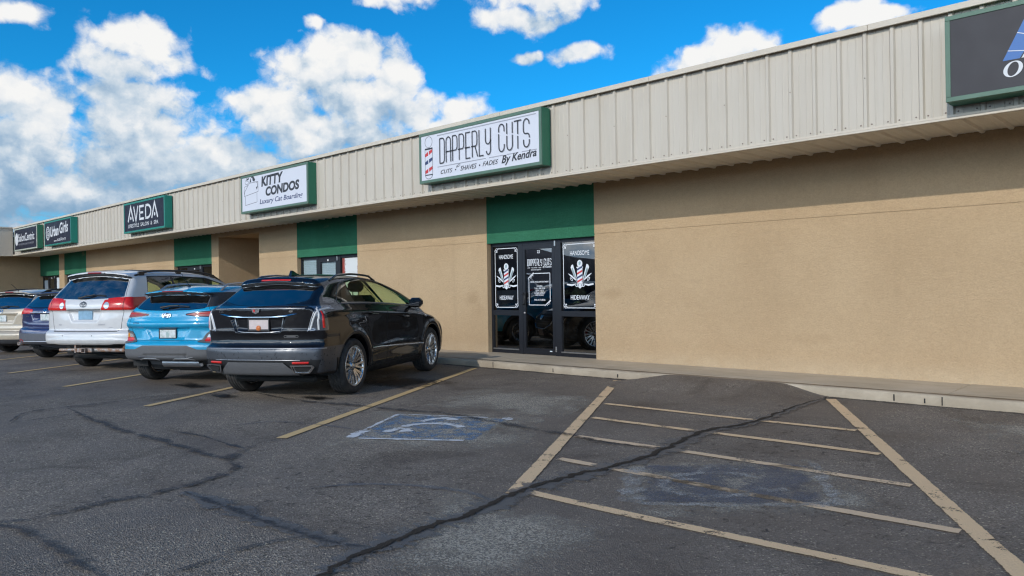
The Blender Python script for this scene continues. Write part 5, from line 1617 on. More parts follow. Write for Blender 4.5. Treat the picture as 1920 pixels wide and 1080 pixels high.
def underbody(root, P, L):
    mb = MB()
    mb.box(.45, L - .45, -.62, .62, .215, .30, .03)
    for xw in P['wheels_x']:
        mb.tube([(xw, -P['track'] + .10, P['wr']), (xw, P['track'] - .10, P['wr'])], .045, 10)
        mb.box(xw - .16, xw + .16, -.25, .25, .17, .28, .04)
        for sg in (-1, 1):                                  # inner wheel-arch liners
            a = [(xw + (P['arch'] + .03) * math.cos(R(t)), P['wr'] + (P['arch'] + .03) * math.sin(R(t))) for t in range(-10, 191, 10)]
            y0, y1 = sg * (P['W'] / 2 - .33), sg * (P['W'] / 2 - .05)
            vs = [(x, y0, z) for x, z in a] + [(x, y1, z) for x, z in a]; k = len(a)
            mb.add(vs, [(i, i + 1, k + i + 1, k + i) for i in range(k - 1)], True)
            mb.add([(x, y0, z) for x, z in a], [tuple(range(k))])
    return mb.build('underbody', M['under'], root)

def cabin(root, P, tan=False):
    """seats, floor and head lining seen through the glass"""
    mb = MB(); b = P['belt']; x0, x1 = P['cab']; hw = P['W'] / 2
    mb.box(x0 + .25, x1 - .2, -hw + .12, hw - .12, b - .55, b - .42, .02)
    mb.box(x0 + .05, x0 + .35, -hw + .16, hw - .16, b - .5, b - .02, .03)
    def seat(x, y, w, hh):
        mb.box(x - .02, x + .50, y - w / 2, y + w / 2, b - .45, b - .28, .05)
        vs0 = len(mb.v)
        mb.box(x - .10, x + .06, y - w / 2, y + w / 2, b - .35, b + hh, .06)
        for i in range(vs0, len(mb.v)):
            v = mb.v[i]; mb.v[i] = (v[0] - (v[2] - b) * .22, v[1], v[2])
        mb.box(x - .20 - hh * .1, x - .08 - hh * .1, y - .13, y + .13, b + hh + .05, b + hh + .22, .05)
        mb.tube([(x - .13 - hh * .1, y - .05, b + hh - .05), (x - .14 - hh * .1, y - .05, b + hh + .08)], .008, 6); mb.tube([(x - .13 - hh * .1, y + .05, b + hh - .05), (x - .14 - hh * .1, y + .05, b + hh + .08)], .008, 6)
    for row in P['rows']:
        for y in (-.38, .38): seat(row, y, .52, P.get('seat_h', .16))
    mb.box(x1 - .75, x1 - .15, -hw + .14, hw - .14, b - .30, b - .02, .06)
    wx = x1 - .95
    ring = [(wx + .06 * math.cos(t) * .4, .38 + .18 * math.cos(t), b - .02 + .18 * math.sin(t)) for t in np.linspace(0, 2 * math.pi, 20, endpoint=False)]
    mb.tube(ring, .014, 6, closed=True)
    return mb.build('cabin', M['seat_tan'] if tan else M['seat'], root)

def lining(root, sh, cuts, d=.055, h=.04):
    """inner skin of the cabin, open where the panes are"""
    P = sh.P
    xs = np.arange(0, sh.L, h); m = int((P['W'] / 2 + .05) / h); yh = (np.arange(m) + .5) * h; zs = np.arange(P['belt'] - .62, sh.H + .05, h)
    X, Y, Z = np.meshgrid(xs, yh, zs, indexing='ij')
    D = sh.f(X, Y, Z) + d
    D = np.maximum(D, np.maximum(P['cab'][0] - X, X - P['cab'][1])); D = np.maximum(D, P['belt'] - .55 - Z)
    D = np.concatenate([D[:, ::-1, :], D], 1); ys = np.concatenate([-yh[::-1], yh])
    V, F = surface_nets(D, xs, ys, zs); F = np.concatenate([F[:, [0, 2, 1]], F[:, [0, 3, 2]]])
    N = vnormals(V, F); cur = (V, N, F)
    for c in cuts:
        a, cur = split(*refine(*cur, c, .06), c)
    return obj('cabin_lining', mesh_np('cabin_lining', cur[0], cur[2].astype(np.int32), normals=cur[1]), M['seat'], root)

def plate(root, sh, mat, z0, z1, y=0.0, w=.305, off=.012, frame=None, x=None):
    p, n = sh.proj_rear([(y, (z0 + z1) / 2)])
    xx = (p[0][0] if x is None else x) - off
    mb = MB(); mb.box(xx - .004, xx, y - w / 2, y + w / 2, z0, z1, .003)
    o = mb.build('licence_plate', mat, root)
    if frame:
        f = MB(); t = .014
        f.box(xx - .010, xx - .0005, y - w / 2 - .006, y + w / 2 + .006, z1 - t, z1 + .006); f.box(xx - .010, xx - .0005, y - w / 2 - .006, y + w / 2 + .006, z0 - .006, z0 + t)
        f.box(xx - .010, xx - .0005, y - w / 2 - .006, y - w / 2 + .008, z0 + t, z1 - t); f.box(xx - .010, xx - .0005, y + w / 2 - .008, y + w / 2 + .006, z0 + t, z1 - t)
        f.build('plate_frame', frame, o)
    return o

def wiper(s, y0, y1, z, piv, base_z):
    """rear wiper: pivot cap, arm and blade lying on the glass"""
    pts, n = s.sh.proj_rear([(y0 + (y1 - y0) * k / 8, z + .012 * math.sin(k / 8 * math.pi)) for k in range(9)])
    mb = MB(); mb.tube([p + q * .016 for p, q in zip(pts, n)], .009, 6)
    a, n2 = s.sh.proj_rear([(piv, base_z), ((y0 + y1) / 2, z + .012)])
    mb.tube([a[0] + n2[0] * .03, (a[0] + a[1]) / 2 + n2[0] * .04, a[1] + n2[1] * .026], [.022, .015, .010], 8)
    return mb.build('rear_wiper', M['black_plastic'], s.root)

def roof_rail(s, x0, x1, y, mat, rise=.055, r=.018, foot=True, posts=()):
    xs = np.linspace(x0, x1, 16); p, n = s.sh.proj_top([(x, y * (1 - .03 * math.sin((x - x0) / (x1 - x0) * math.pi))) for x in xs])
    for sg in (1, -1):
        mb = MB(); P = []
        for i, q in enumerate(p):
            t = i / 15; e = min(1, min(t, 1 - t) * 7); P.append((q[0], sg * q[1], q[2] + rise * (e * e * (3 - 2 * e)) - .004))
        mb.tube(P, r, 8)
        for xp in posts:
            k = int(round((xp - x0) / (x1 - x0) * 15)); q = p[k]
            mb.box(q[0] - .07, q[0] + .07, sg * q[1] - r * .9, sg * q[1] + r * .9, q[2] - .02, q[2] + rise)
        mb.build('roof_rail', mat, s.root)

def mirror(s, x, y, z, mat):
    for sg in (1, -1):
        mb = MB()
        mb.box(x - .06, x + .10, sg * (y + .05) - .11 if sg > 0 else sg * (y + .05) - .11, sg * (y + .05) + .11, z, z + .155, .05)
        o = mb.build('door_mirror', mat, s.root)
        g = MB(); g.box(x - .066, x - .0615, sg * (y + .05) - .085, sg * (y + .05) + .085, z + .025, z + .13); g.build('mirror_glass', M['gloss_black'], o)  # glass coloured black in place of the dark reflection it would show
        a = MB(); a.box(x - .02, x + .06, min(sg * (y - .14), sg * (y - .02)), max(sg * (y - .14), sg * (y - .02)), z - .01, z + .05, .02); a.build('mirror_arm', M['black_plastic'], o)

def place(root, X, Y, deg, ro):
    a = R(deg); h = Vector((-math.sin(a), math.cos(a)))
    o = Vector((X, Y)) - h * ro
    root.location = (o.x, o.y, 0); root.rotation_euler = (0, 0, a + math.pi / 2)
TRAP = lambda t0, t1, zt, zb: [(-.2, zb), (t1, zb), (t0, zt), (-.2, zt)]
def recess(poly, depth, soft=.018, xmax=.6):
    poly = np.array(poly, float)
    def ft(x, ay, z):
        m = x < xmax; out = np.zeros_like(x)
        if m.any(): out[m] = depth * sstep(-poly_sd(ay[m], z[m], poly), -soft * .4, soft)
        return out
    return ft
def crease(pts, amp, w, xmax=.6):
    P = np.array(pts, float)
    def ft(x, ay, z):
        d = np.full(x.shape, 9.0)
        for (a, b) in zip(P[:-1], P[1:]):
            e = b - a; L = (e * e).sum(); t = np.clip(((ay - a[0]) * e[0] + (z - a[1]) * e[1]) / L, 0, 1)
            d = np.minimum(d, np.hypot(ay - a[0] - e[0] * t, z - a[1] - e[1] * t))
        return -amp * np.exp(-(d / w) ** 2) * (x < xmax)
    return ft
def side_crease(pts, amp, w, ymin=.5):
    P = np.array(pts, float)
    return lambda x, ay, z: -amp * np.exp(-((z - np.interp(x, P[:, 0], P[:, 1])) / w) ** 2) * sstep(x, P[0, 0], P[0, 0] + .3) * (1 - sstep(x, P[-1, 0] - .4, P[-1, 0])) * (ay > ymin)

# ------------------------------------------------------------------ black luxury crossover
def black_suv():
    root = empty('parked_car'); tag(root, 'glossy black crossover with chrome alloy wheels parked nearest the barber shop', 'car', 'cars parked at the facade')
    P = dict(L=4.815, W=1.87, H=1.675, belt=1.17, wr=.383, track=.795, wheels_x=(1.0, 3.857), arch=.435, cab=(.42, 3.55), rows=(1.25, 2.25), seat_h=.18,
        side=[(.62, .225, .03), (.52, .345, .05), (.07, .350, .04), (.0, .50, .10), (-.005, .66, .04), (.008, .702, .03), (.078, .735, .03), (.085, .86, .1), (.060, 1.165, .05), (.055, 1.212, .018), (.165, 1.245, .03), (.36, 1.385, .3), (.575, 1.525, .03),
              (.500, 1.548, .015), (.560, 1.622, .03), (1.0, 1.660, .35), (1.7, 1.678, .6), (2.35, 1.625, .6), (2.85, 1.470, .3), (3.56, 1.095, .16), (4.30, .985, .4), (4.68, .865, .16), (4.795, .70, .12), (4.815, .45, .12), (4.74, .27, .06), (4.4, .225, .05), (3.0, .225, .05), (1.0, .225, .05)],
        section=[(0, .80), (.22, .845), (.34, .90), (.50, .922), (.70, .930), (.90, .928), (1.04, .920), (1.13, .905), (1.185, .882), (1.24, .845), (1.38, .765), (1.52, .682), (1.62, .615), (1.70, .56)],
        plan_low=[(-.1, .895), (.3, .952), (.9, 1.0), (3.6, 1.0), (4.2, .985), (4.6, .95), (4.9, .90)], plan_high=[(-.1, .79), (.3, .84), (.8, .93), (1.4, .985), (2.4, 1.0), (3.0, .99), (3.6, .96), (4.9, .9)],
        rear_curve=.21, rear_pow=3.0, front_curve=.34, edge=.07, flare=.018)
    P['features'] = [recess([(-.2, .905), (.335, .905), (.415, 1.098), (-.2, 1.098)], .045), crease([(0, .885), (.42, .915), (.75, .905)], .016, .022), crease([(0, .80), (.9, .80)], -.008, .06),
                     side_crease([(.3, 1.175), (1.5, 1.12), (2.8, 1.045), (4.2, .93)], .014, .035), side_crease([(1.3, .56), (2.4, .60), (3.6, .55)], .016, .06), side_crease([(1.5, .80), (2.5, .80), (3.3, .78)], -.016, .12)]
    sh = CarShape(P).build(.0165); s = CarBuild(root, sh, M['black_paint'])
    cabin(root, P)
    # panes
    rg = rear_pane([(-.2, 1.240), (.0, 1.240), (.36, 1.258), (.575, 1.298), (.605, 1.325), (.540, 1.525), (.45, 1.538), (-.2, 1.540)], .95, .004)
    side_win = [(.80, 1.272), (.87, 1.36), (1.05, 1.500), (1.30, 1.560), (1.62, 1.583), (1.95, 1.575), (2.30, 1.520), (2.65, 1.405), (2.98, 1.265), (3.12, 1.178), (2.2, 1.232)]
    back_pane = [(.92, 1.282), (1.02, 1.43), (1.10, 1.495), (1.20, 1.525), (1.20, 1.272)]
    rear_door = [(1.24, 1.270), (1.24, 1.533), (1.38, 1.553), (1.62, 1.563), (1.76, 1.562), (2.00, 1.255), (2.0, 1.246)]
    front_door = [(2.10, 1.238), (1.89, 1.558), (2.02, 1.548), (2.28, 1.500), (2.62, 1.392), (2.92, 1.265), (3.05, 1.185)]
    quarter = [(.50, 1.285), (.56, 1.40), (.72, 1.475), (.90, 1.50), (.76, 1.34), (.70, 1.275)]
    ws = front_reg([(-.2, 1.105), (.60, 1.125), (.69, 1.15), (.575, 1.52), (.3, 1.575), (-.2, 1.585)], 2.3)
    cuts = [rg, ws]
    g = s.cut('rear_window', rg, M['glass_dark'])
    s.strip('window_shade_line', [(-.60, 1.475), (-.3, 1.448), (0, 1.440), (.3, 1.448), (.60, 1.475)], .004, M['black_plastic'], off=.002, parent=g)
    s.cut('rear_window_surround', grow(rg, .022), M['gloss_black'], -.002)
    s.cut('windscreen', ws, M['glass_side'])
    for sg in (-1, 1):
        for pl, mt in ((back_pane, 'glass_dark'), (rear_door, 'glass_rear_side'), (front_door, 'glass_side')):
            r = side_reg(pl, sg, .4, .004); cuts.append(r); s.cut('side_window', r, M[mt])
        s.cut('quarter_panel_glass', side_reg(quarter, sg, .4, .01), M['gloss_black'])
        s.cut('window_pillar', side_reg(side_win, sg, .4, .012), M['gloss_black'], -.001)
        s.cut('window_trim', side_reg(side_win, sg, .4, .028), M['satin_grey'], .003)
    # tail lamps: tall slanted blades that hook forward along the shoulder
    lamp = union(rear_reg([(.690, .915), (1.1, .915), (1.1, 1.215), (.800, 1.215), (.775, 1.16)], .34), inter(lambda V, N: np.abs(V[:, 0] - .38) - .19, lambda V, N: np.abs(V[:, 2] - 1.205) - .026, lambda V, N: .6 - np.abs(V[:, 1])))
    for sg in (-1, 1):
        lo = s.cut('tail_lamp', inter(lamp, lambda V, N, sg=sg: -sg * V[:, 1]), M['lamp_glass'], .003, fine=2)
        s.strip('light_guide', [(sg * .712, .925), (sg * .748, 1.05), (sg * .806, 1.20)], .028, M['led'], off=.008, parent=lo, step=.012)
        s.strip('light_guide', [(.215, .925), (.205, 1.05), (.225, 1.19), (.27, 1.21)], .030, M['led'], 'side', sg, off=.010, parent=lo, step=.012)
        s.strip('red_reflector', [(.262, .950), (.255, 1.05), (.275, 1.165)], .040, M['red_lens'], 'side', sg, off=.008, parent=lo, step=.012)
        s.strip('lamp_surround', [(sg * .687, .91), (sg * .728, 1.06), (sg * .79, 1.22)], .010, M['silver'], off=.006, parent=lo)
    # bumper: grey band with black lower insert, skid panel, reflectors, tail pipes
    band = inter(lambda V, N: np.maximum(V[:, 2] - .705, .545 - V[:, 2]), lambda V, N: V[:, 0] - .62 - (V[:, 2] - .545) * .35)
    low = inter(lambda V, N: np.maximum(V[:, 2] - .545, .375 - V[:, 2]), lambda V, N: V[:, 0] - .50, lambda V, N: .855 - (.545 - V[:, 2]) * .35 - np.abs(V[:, 1]))
    s.cut('rear_bumper', union(band, low), M['satin_grey'], .002)
    skid = rear_reg([(-.2, .34), (.60, .34), (.40, .520), (-.2, .520)], .5)
    s.cut('skid_panel', skid, M['clad_grey'], .012)
    s.cut('lower_insert', inter(lambda V, N: V[:, 2] - .545, lambda V, N: .30 - V[:, 2], lambda V, N: V[:, 0] - .52), M['black_plastic'], -.004)
    s.cut('sill_cladding', inter(lambda V, N: V[:, 2] - .33, lambda V, N: .7 - np.abs(V[:, 1])), M['black_plastic'])
    s.strip('bumper_edge_line', [(-.88, .686), (-.5, .694), (0, .697), (.5, .694), (.88, .686)], .012, M['silver'], off=.004)  # silver strip painted as the highlight along the bumper top
    s.strip('bumper_edge_line', [(-.62, .545), (0, .547), (.62, .545)], .008, M['silver'], off=.004)
    for sg in (-1, 1):
        s.strip('bumper_reflector', [(sg * .52, .508), (sg * .72, .508)], .030, M['red_lens'], off=.006)
        f = Flat(); f.poly([(-.135, .070), (.115, .070), (.135, .05), (.075, -.020), (.05, -.028), (-.095, -.028), (-.115, -.018)]) if sg < 0 else f.poly([(-.115, .070), (.135, .070), (.115, -.018), (.095, -.028), (-.05, -.028), (-.075, -.020), (-.135, .05)])
        tip = s.art('exhaust_tip', f, M['chrome'], off=.030, y0=sg * .655, z0=.405)
        g2 = Flat(); g2.add([(u * .76, .012 + (v - .02) * .62 + .008) for u, v in f.v], f.f); s.art('tail_pipe_opening', g2, M['under'], off=.034, parent=tip, y0=sg * .655, z0=.405)
        rim_ = Flat(); rim_.line([(u * 1.0, v) for u, v in f.v], .016, closed=True); s.art('exhaust_rim', rim_, M['chrome'], off=.045, parent=tip, y0=sg * .655, z0=.405)
    # tailgate brightwork
    f = Flat(); f.poly([(-.575, .030), (.575, .030), (.45, .004), (.30, -.012), (-.30, -.012), (-.45, .004)]); s.art('chrome_bar', f, M['chrome'], off=.016, z0=1.108)
    s.strip('tailgate_trim', [(-.36, 1.09), (-.325, .915), (-.20, .902), (0, .898), (.20, .902), (.325, .915), (.36, 1.09)], .010, M['silver'], off=.004)
    s.strip('spoiler_lip_trim', [(-.66, 1.206), (-.3, 1.212), (0, 1.214), (.3, 1.212), (.66, 1.206)], .010, M['silver'], off=.003)
    f = Flat(); f.poly([(-.058, .034), (.058, .034), (.048, -.010), (0, -.034), (-.048, -.010)]); em = s.art('crest_emblem', f, M['chrome'], off=.020, z0=1.172)
    f = Flat(); f.poly([(-.036, .024), (-.006, .024), (-.006, -.010), (-.032, -.004)]); s.art('crest_field', f, M['ink_red'], off=.023, parent=em, z0=1.172)
    f = Flat(); f.text('XT5', -.60, -.012, h=.032, bold=.02, spacing=1.1); f.text('400', .46, -.012, h=.026, bold=.02, shear=.2); s.art('badge_lettering', f, M['chrome'], off=.006, z0=1.168)
    f = Flat(); f.line([(-.085, .013), (.085, .013), (.095, 0), (.085, -.013), (-.085, -.013), (-.095, 0)], .006, closed=True); f.rect(-.06, .06, -.006, .006); s.art('trim_badge', f, M['chrome'], off=.006, y0=-.47, z0=.845)
    pl = plate(root, sh, M['plate_red'], .925, 1.075, off=.006, frame=M['black_plastic'])
    mb = MB(); xx = sh.proj_rear([(0, .95)])[0][0][0]
    mb.lathe([(0, -.024), (.032, -.022), (.034, -.018)], 'x', 14, (xx, 0, .955), closed=False); mb.box(xx - .022, xx - .018, -.03, .03, .928, .945); mb.build('plate_emblem', M['orange'], pl)
    mb = MB(); mb.box(xx - .03, xx + .02, -.06, .06, 1.085, 1.105, .006); mb.build('camera_pod', M['black_plastic'], root)
    # spoiler lamp, fin aerial, rails
    s.strip('brake_lamp', [(-.225, 1.578), (0, 1.582), (.225, 1.578)], .024, M['red_lens'], off=.006)
    p, n = sh.proj_top([(.88, 0), (1.10, 0)])
    mb = MB(); zt = p[0][2]
    mb.prism([(-.13, 0), (.14, 0), (.02, .035), (-.07, .070), (-.10, .072)], lambda u, v: (1.0 - u * -1, -.022 * (1 - v * 6), zt + v - .004), lambda u, v: (1.0 + u, .022 * (1 - v * 6), zt + v - .004)); mb.build('fin_aerial', M['gloss_black'], root)
    roof_rail(s, .88, 2.28, .60, M['gloss_black'], .050, .016)
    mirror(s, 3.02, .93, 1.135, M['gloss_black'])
    # side details
    for sg in (-1, 1):
        s.strip('chrome_side_trim', [(1.50, .592), (1.70, .594), (2.45, .562), (3.42, .520)], .028, M['chrome'], 'side', sg, off=.010)
        for nm, pts in (('door_gap', [(2.03, 1.235), (2.06, .95), (2.04, .45), (2.02, .33)]), ('door_gap', [(1.10, 1.275), (1.26, 1.05), (1.44, .85), (1.50, .60), (1.46, .33)]), ('door_gap', [(3.20, 1.13), (3.24, .85), (3.22, .50), (3.18, .33)])):
            s.strip(nm, pts, .007, M['under'], 'side', sg, off=.0015)
        s.strip('belt_trim', [(.86, 1.262), (1.5, 1.250), (2.2, 1.222), (3.08, 1.166)], .014, M['silver'], 'side', sg, off=.006)
        for xh, zh in ((1.60, 1.085), (2.72, 1.005)):
            s.strip('door_handle', [(xh - .11, zh), (xh - .04, zh + .004), (xh + .06, zh), (xh + .11, zh - .008)], .024, M['black_paint'], 'side', sg, off=.032, step=.03)
            s.strip('handle_chrome', [(xh - .10, zh + .006), (xh + .10, zh + .002)], .007, M['chrome'], 'side', sg, off=.036)
        s.strip('fender_badge', [(3.50, .985), (3.60, .975)], .030, M['chrome'], 'side', sg, off=.004)
    # front: shield grille with bright rim, lamps, fog surrounds (seen mirrored in the shop door)
    gr = front_reg([(-.2, .50), (.25, .50), (.48, .60), (.60, .86), (.50, .885), (-.2, .885)], 4.2)
    s.cut('grille', gr, M['black_plastic'], -.01)
    s.strip('grille_rim', [(0, .495), (.25, .495), (.49, .597), (.615, .865), (.50, .893), (0, .893)], .022, M['chrome'], 'front', off=.010, both=True)
    f = Flat(); f.poly([(-.085, .05), (.085, .05), (.07, -.015), (0, -.05), (-.07, -.015)]); s.art('crest_emblem', f, M['chrome'], 'front', off=.015, z0=.74)
    for k in range(6): s.strip('grille_bar', [(-.42 + abs(.0), .55 + k * .055), (.42, .55 + k * .055)], .008, M['rim_dark'], 'front', off=.006)
    for sg in (-1, 1):
        hl = s.cut('headlamp', inter(front_reg([(.66, .78), (.70, .90), (.92, .935), (.92, .85), (.72, .76)], 4.0), lambda V, N, sg=sg: -sg * V[:, 1]), M['smoke_lens'], .003)
        s.strip('light_guide', [(sg * .68, .79), (sg * .72, .885), (sg * .86, .90)], .016, M['led'], 'front', off=.008, parent=hl)
        s.strip('running_lamp', [(sg * .80, .74), (sg * .79, .62), (sg * .77, .52)], .022, M['led'], 'front', off=.006)
        s.strip('fog_surround', [(sg * .44, .40), (sg * .52, .335), (sg * .78, .335), (sg * .80, .50)], .018, M['chrome'], 'front', off=.008)
    f = Flat(); f.rect(-.15, .15, -.075, .075); s.art('front_plate', f, M['plate_red'], 'front', off=.012, z0=.42)
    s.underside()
    s.finish()
    lining(root, sh, [grow(c, .03) for c in cuts])
    underbody(root, P, P['L'])
    add_wheels(root, P, 'suv', 'multi', 'rim', .275, .245, caliper=True)
    place(root, -9.645, 5.74, 27.9, 1.0)
    return root
black_suv()

# ------------------------------------------------------------------ bright blue small crossover
def blue_suv():
    root = empty('parked_car'); tag(root, 'bright blue small crossover with grey bumper between the black car and the white minivan', 'car', 'cars parked at the facade')
    P = dict(L=4.165, W=1.82, H=1.575, belt=1.10, wr=.335, track=.785, wheels_x=(.76, 3.36), arch=.385, cab=(.32, 3.1), rows=(1.0, 1.95), seat_h=.14,
        side=[(.42, .20, .03), (.32, .37, .05), (.06, .385, .04), (.0, .44, .05), (-.005, .62, .04), (.03, .672, .03), (.075, .695, .02), (.085, .88, .05), (.038, .912, .02), (.030, .962, .02), (.075, 1.0, .04), (.080, 1.075, .05), (.105, 1.165, .03), (.24, 1.30, .2), (.37, 1.408, .02),
              (.225, 1.440, .02), (.215, 1.468, .02), (.65, 1.540, .3), (1.3, 1.572, .5), (2.0, 1.545, .5), (2.35, 1.46, .25), (3.06, 1.06, .15), (3.75, .95, .35), (4.02, .84, .14), (4.15, .66, .12), (4.165, .42, .1), (4.08, .24, .06), (3.6, .20, .05), (.8, .20, .05)],
        section=[(0, .76), (.22, .82), (.36, .885), (.55, .905), (.75, .902), (.92, .895), (1.04, .875), (1.12, .835), (1.2, .79), (1.34, .70), (1.46, .625), (1.6, .55)],
        plan_low=[(-.1, .96), (.3, .99), (.7, 1.0), (3.2, 1.0), (3.7, .98), (4.2, .92)], plan_high=[(-.1, .90), (.3, .93), (.8, .97), (1.5, 1.0), (2.4, 1.0), (3.0, .97), (4.2, .9)],
        rear_curve=.19, rear_pow=3.0, front_curve=.32, edge=.07, flare=.02)
    P['features'] = [recess([(-.2, .715), (.30, .715), (.42, .893), (-.2, .893)], .030), crease([(0, 1.01), (.5, 1.02), (.85, 1.0)], .012, .03), recess([(-.2, .44), (.37, .44), (.43, .485), (-.2, .485)], .03), side_crease([(.4, .98), (1.6, .94), (3.2, .88)], .012, .03)]
    sh = CarShape(P).build(.019); s = CarBuild(root, sh, M['blue_paint_car'])
    cabin(root, P)
    rg = rear_pane([(-.2, 1.168), (.0, 1.168), (.40, 1.178), (.60, 1.200), (.615, 1.22), (.545, 1.395), (.50, 1.412), (-.2, 1.418)], .8, .003)
    sw = [(.62, 1.19), (.80, 1.33), (1.0, 1.415), (1.4, 1.445), (1.9, 1.43), (2.2, 1.34), (2.66, 1.115), (1.6, 1.145)]
    ws = front_reg([(-.2, 1.08), (.60, 1.09), (.66, 1.12), (.55, 1.43), (-.2, 1.475)], 1.95)
    cuts = [rg, ws]
    s.cut('rear_window', rg, M['glass_dark'])
    s.cut('windscreen', ws, M['glass_side'])
    for sg in (-1, 1):
        r = side_reg([(.80, 1.19), (.92, 1.30), (1.05, 1.40), (1.4, 1.425), (1.9, 1.41), (2.2, 1.32), (2.58, 1.13), (1.6, 1.155)], sg, .4); cuts.append(r)
        s.cut('side_window', r, M['glass_rear_side']); s.cut('window_trim', side_reg(sw, sg, .4, .01), M['black_plastic'])
    for sg in (-1, 1): s.cut('pillar_trim', inter(rear_reg([(.55, 1.19), (.73, 1.215), (.70, 1.30), (.645, 1.43), (.52, 1.432)], .95), lambda V, N, sg=sg: -sg * V[:, 1]), M['clad_dark'], -.001)
    s.strip('glass_edge', [(.635, 1.205), (.625, 1.24), (.560, 1.40), (.53, 1.420)], .012, M['silver'], off=.004, both=True)
    s.cut('window_surround', grow(rg, .012), M['gloss_black'])
    for sg in (-1, 1):
        hs = lambda V, N, sg=sg: -sg * V[:, 1]
        lens = inter(rear_reg([(.345, 1.095), (.52, 1.120), (.80, 1.143), (1.0, 1.143), (1.0, 1.058), (.76, 1.062), (.50, 1.075)], .30, .002), hs)
        o = s.cut('tail_lamp', lens, M['red_dark'], .004, fine=2)
        s.cut('lamp_surround', grow(lens, .013), M['gloss_black'])
        s.strip('light_guide', [(sg * .55, 1.106), (sg * .80, 1.118)], .016, M['red_lens'], off=.008, parent=o)
        cl = inter(rear_reg([(.555, .672), (.60, .70), (.655, .79), (.70, .825), (.84, .850), (1.0, .855), (1.0, .640), (.86, .640)], .42, .004), hs)
        inn = inter(rear_reg([(.635, .695), (.685, .785), (.83, .815), (.885, .815), (.885, .672), (.66, .672)], .42), hs)
        o = s.cut('signal_lamp', inter(inn, lambda V, N: .740 - V[:, 2], lambda V, N: np.abs(V[:, 1]) - .775), M['clear_lens'], .004, fine=2)
        s.cut('amber_signal', inter(inn, lambda V, N: .740 - V[:, 2]), M['amber'], .004)
        s.cut('fog_lamp', inn, M['red_lens'], .004)
        s.cut('lamp_housing', cl, M['clad_grey'], .010)
    clad = lambda V, N: V[:, 2] - np.interp(np.abs(V[:, 1]), [0, .40, .56, .70, 1.0], [.622, .620, .560, .556, .556])
    s.cut('grey_bumper', inter(clad, lambda V, N: .29 - V[:, 2], lambda V, N: V[:, 0] - .42), M['clad_grey'], .003)
    s.cut('arch_cladding', lambda V, N: np.minimum(np.minimum(np.hypot(V[:, 0] - .76, V[:, 2] - .335), np.hypot(V[:, 0] - 3.36, V[:, 2] - .335)) - .47, V[:, 2] - .36) + 10 * (np.abs(V[:, 1]) < .55), M['clad_dark'], .003)
    for sg in (-1, 1): s.strip('skid_trim', [(sg * .12, .392), (sg * .17, .410), (sg * .40, .412), (sg * .50, .392)], .030, M['silver'], off=.008)
    s.strip('bumper_crease', [(-.50, .440), (0, .444), (.50, .440)], .016, M['satin_grey'], off=.010)
    f = Flat(); f.ring(0, 0, .082, .048, .012); em = None
    d_ = Flat(); d_.disc(0, 0, .080, .046); em = s.art('oval_emblem', d_, M['satin_grey'], off=.010, z0=1.085)
    f.line([(-.052, -.018), (-.022, .026), (-.012, .028)], .018); f.line([(.052, .018), (.022, -.026), (.012, -.028)], .018); f.line([(-.035, -.004), (.035, .004)], .016); s.art('emblem_letter', f, M['chrome'], off=.014, parent=em, z0=1.085)
    f = Flat(); f.text('KONA', -.635, 0, h=.026, bold=.01, spacing=1.5); s.art('badge_lettering', f, M['ink_navy'], off=.004, z0=.955)
    f = Flat(); f.text('AWD', .50, 0, h=.024, bold=.02, shear=.15); s.art('drive_badge', f, M['chrome'], off=.004, z0=.945)
    plate(root, sh, M['plate'], .722, .874, w=.305, off=.010, frame=M['black_plastic'])
    s.strip('hatch_gap', [(-.70, .700), (0, .697), (.70, .700)], .008, M['under'], off=.002)
    s.strip('hatch_gap', [(.665, 1.20), (.725, 1.13), (.735, 1.0), (.715, .86), (.69, .815)], .006, M['under'], off=.0015, both=True)
    s.strip('brake_lamp', [(-.19, 1.452), (0, 1.455), (.19, 1.452)], .018, M['red_dark'], off=.005)
    wiper(s, .02, -.36, 1.205, .12, 1.185)
    roof_rail(s, .62, 2.05, .58, M['silver'], .070, .016)
    p, n = sh.proj_top([(.62, 0)]); mb = MB(); mb.lathe([(0, .03), (.018, .028), (.03, 0)], 'z', 12, (.62, 0, p[0][2] - .004), closed=False); mb.tube([(.62, 0, p[0][2] + .02), (.44, 0, p[0][2] + .20)], [.006, .003], 6); mb.build('roof_aerial', M['black_plastic'], root)
    mb = MB(); mb.tube([(.34, .25, .33), (.34, -.42, .33)], .075, 14); mb.tube([(.32, -.42, .32), (.20, -.52, .31)], .028, 10); mb.build('muffler', M['silver'], root)
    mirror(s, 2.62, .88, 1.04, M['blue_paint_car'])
    hl = s.cut('headlamp', front_reg([(.50, .86), (.60, .90), (.92, .92), (.92, .87), (.6, .84)], 3.4), M['smoke_lens'], .002)
    s.cut('grille', front_reg([(-.2, .42), (.42, .42), (.60, .68), (.52, .80), (-.2, .80)], 3.6), M['black_plastic'], -.006)
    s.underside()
    s.finish()
    lining(root, sh, [grow(c, .03) for c in cuts])
    underbody(root, P, P['L'])
    add_wheels(root, P, 'kona', 'thin', 'rim', .225, .215)
    place(root, -12.37, 5.522, 28.8, .76)
    return root
blue_suv()

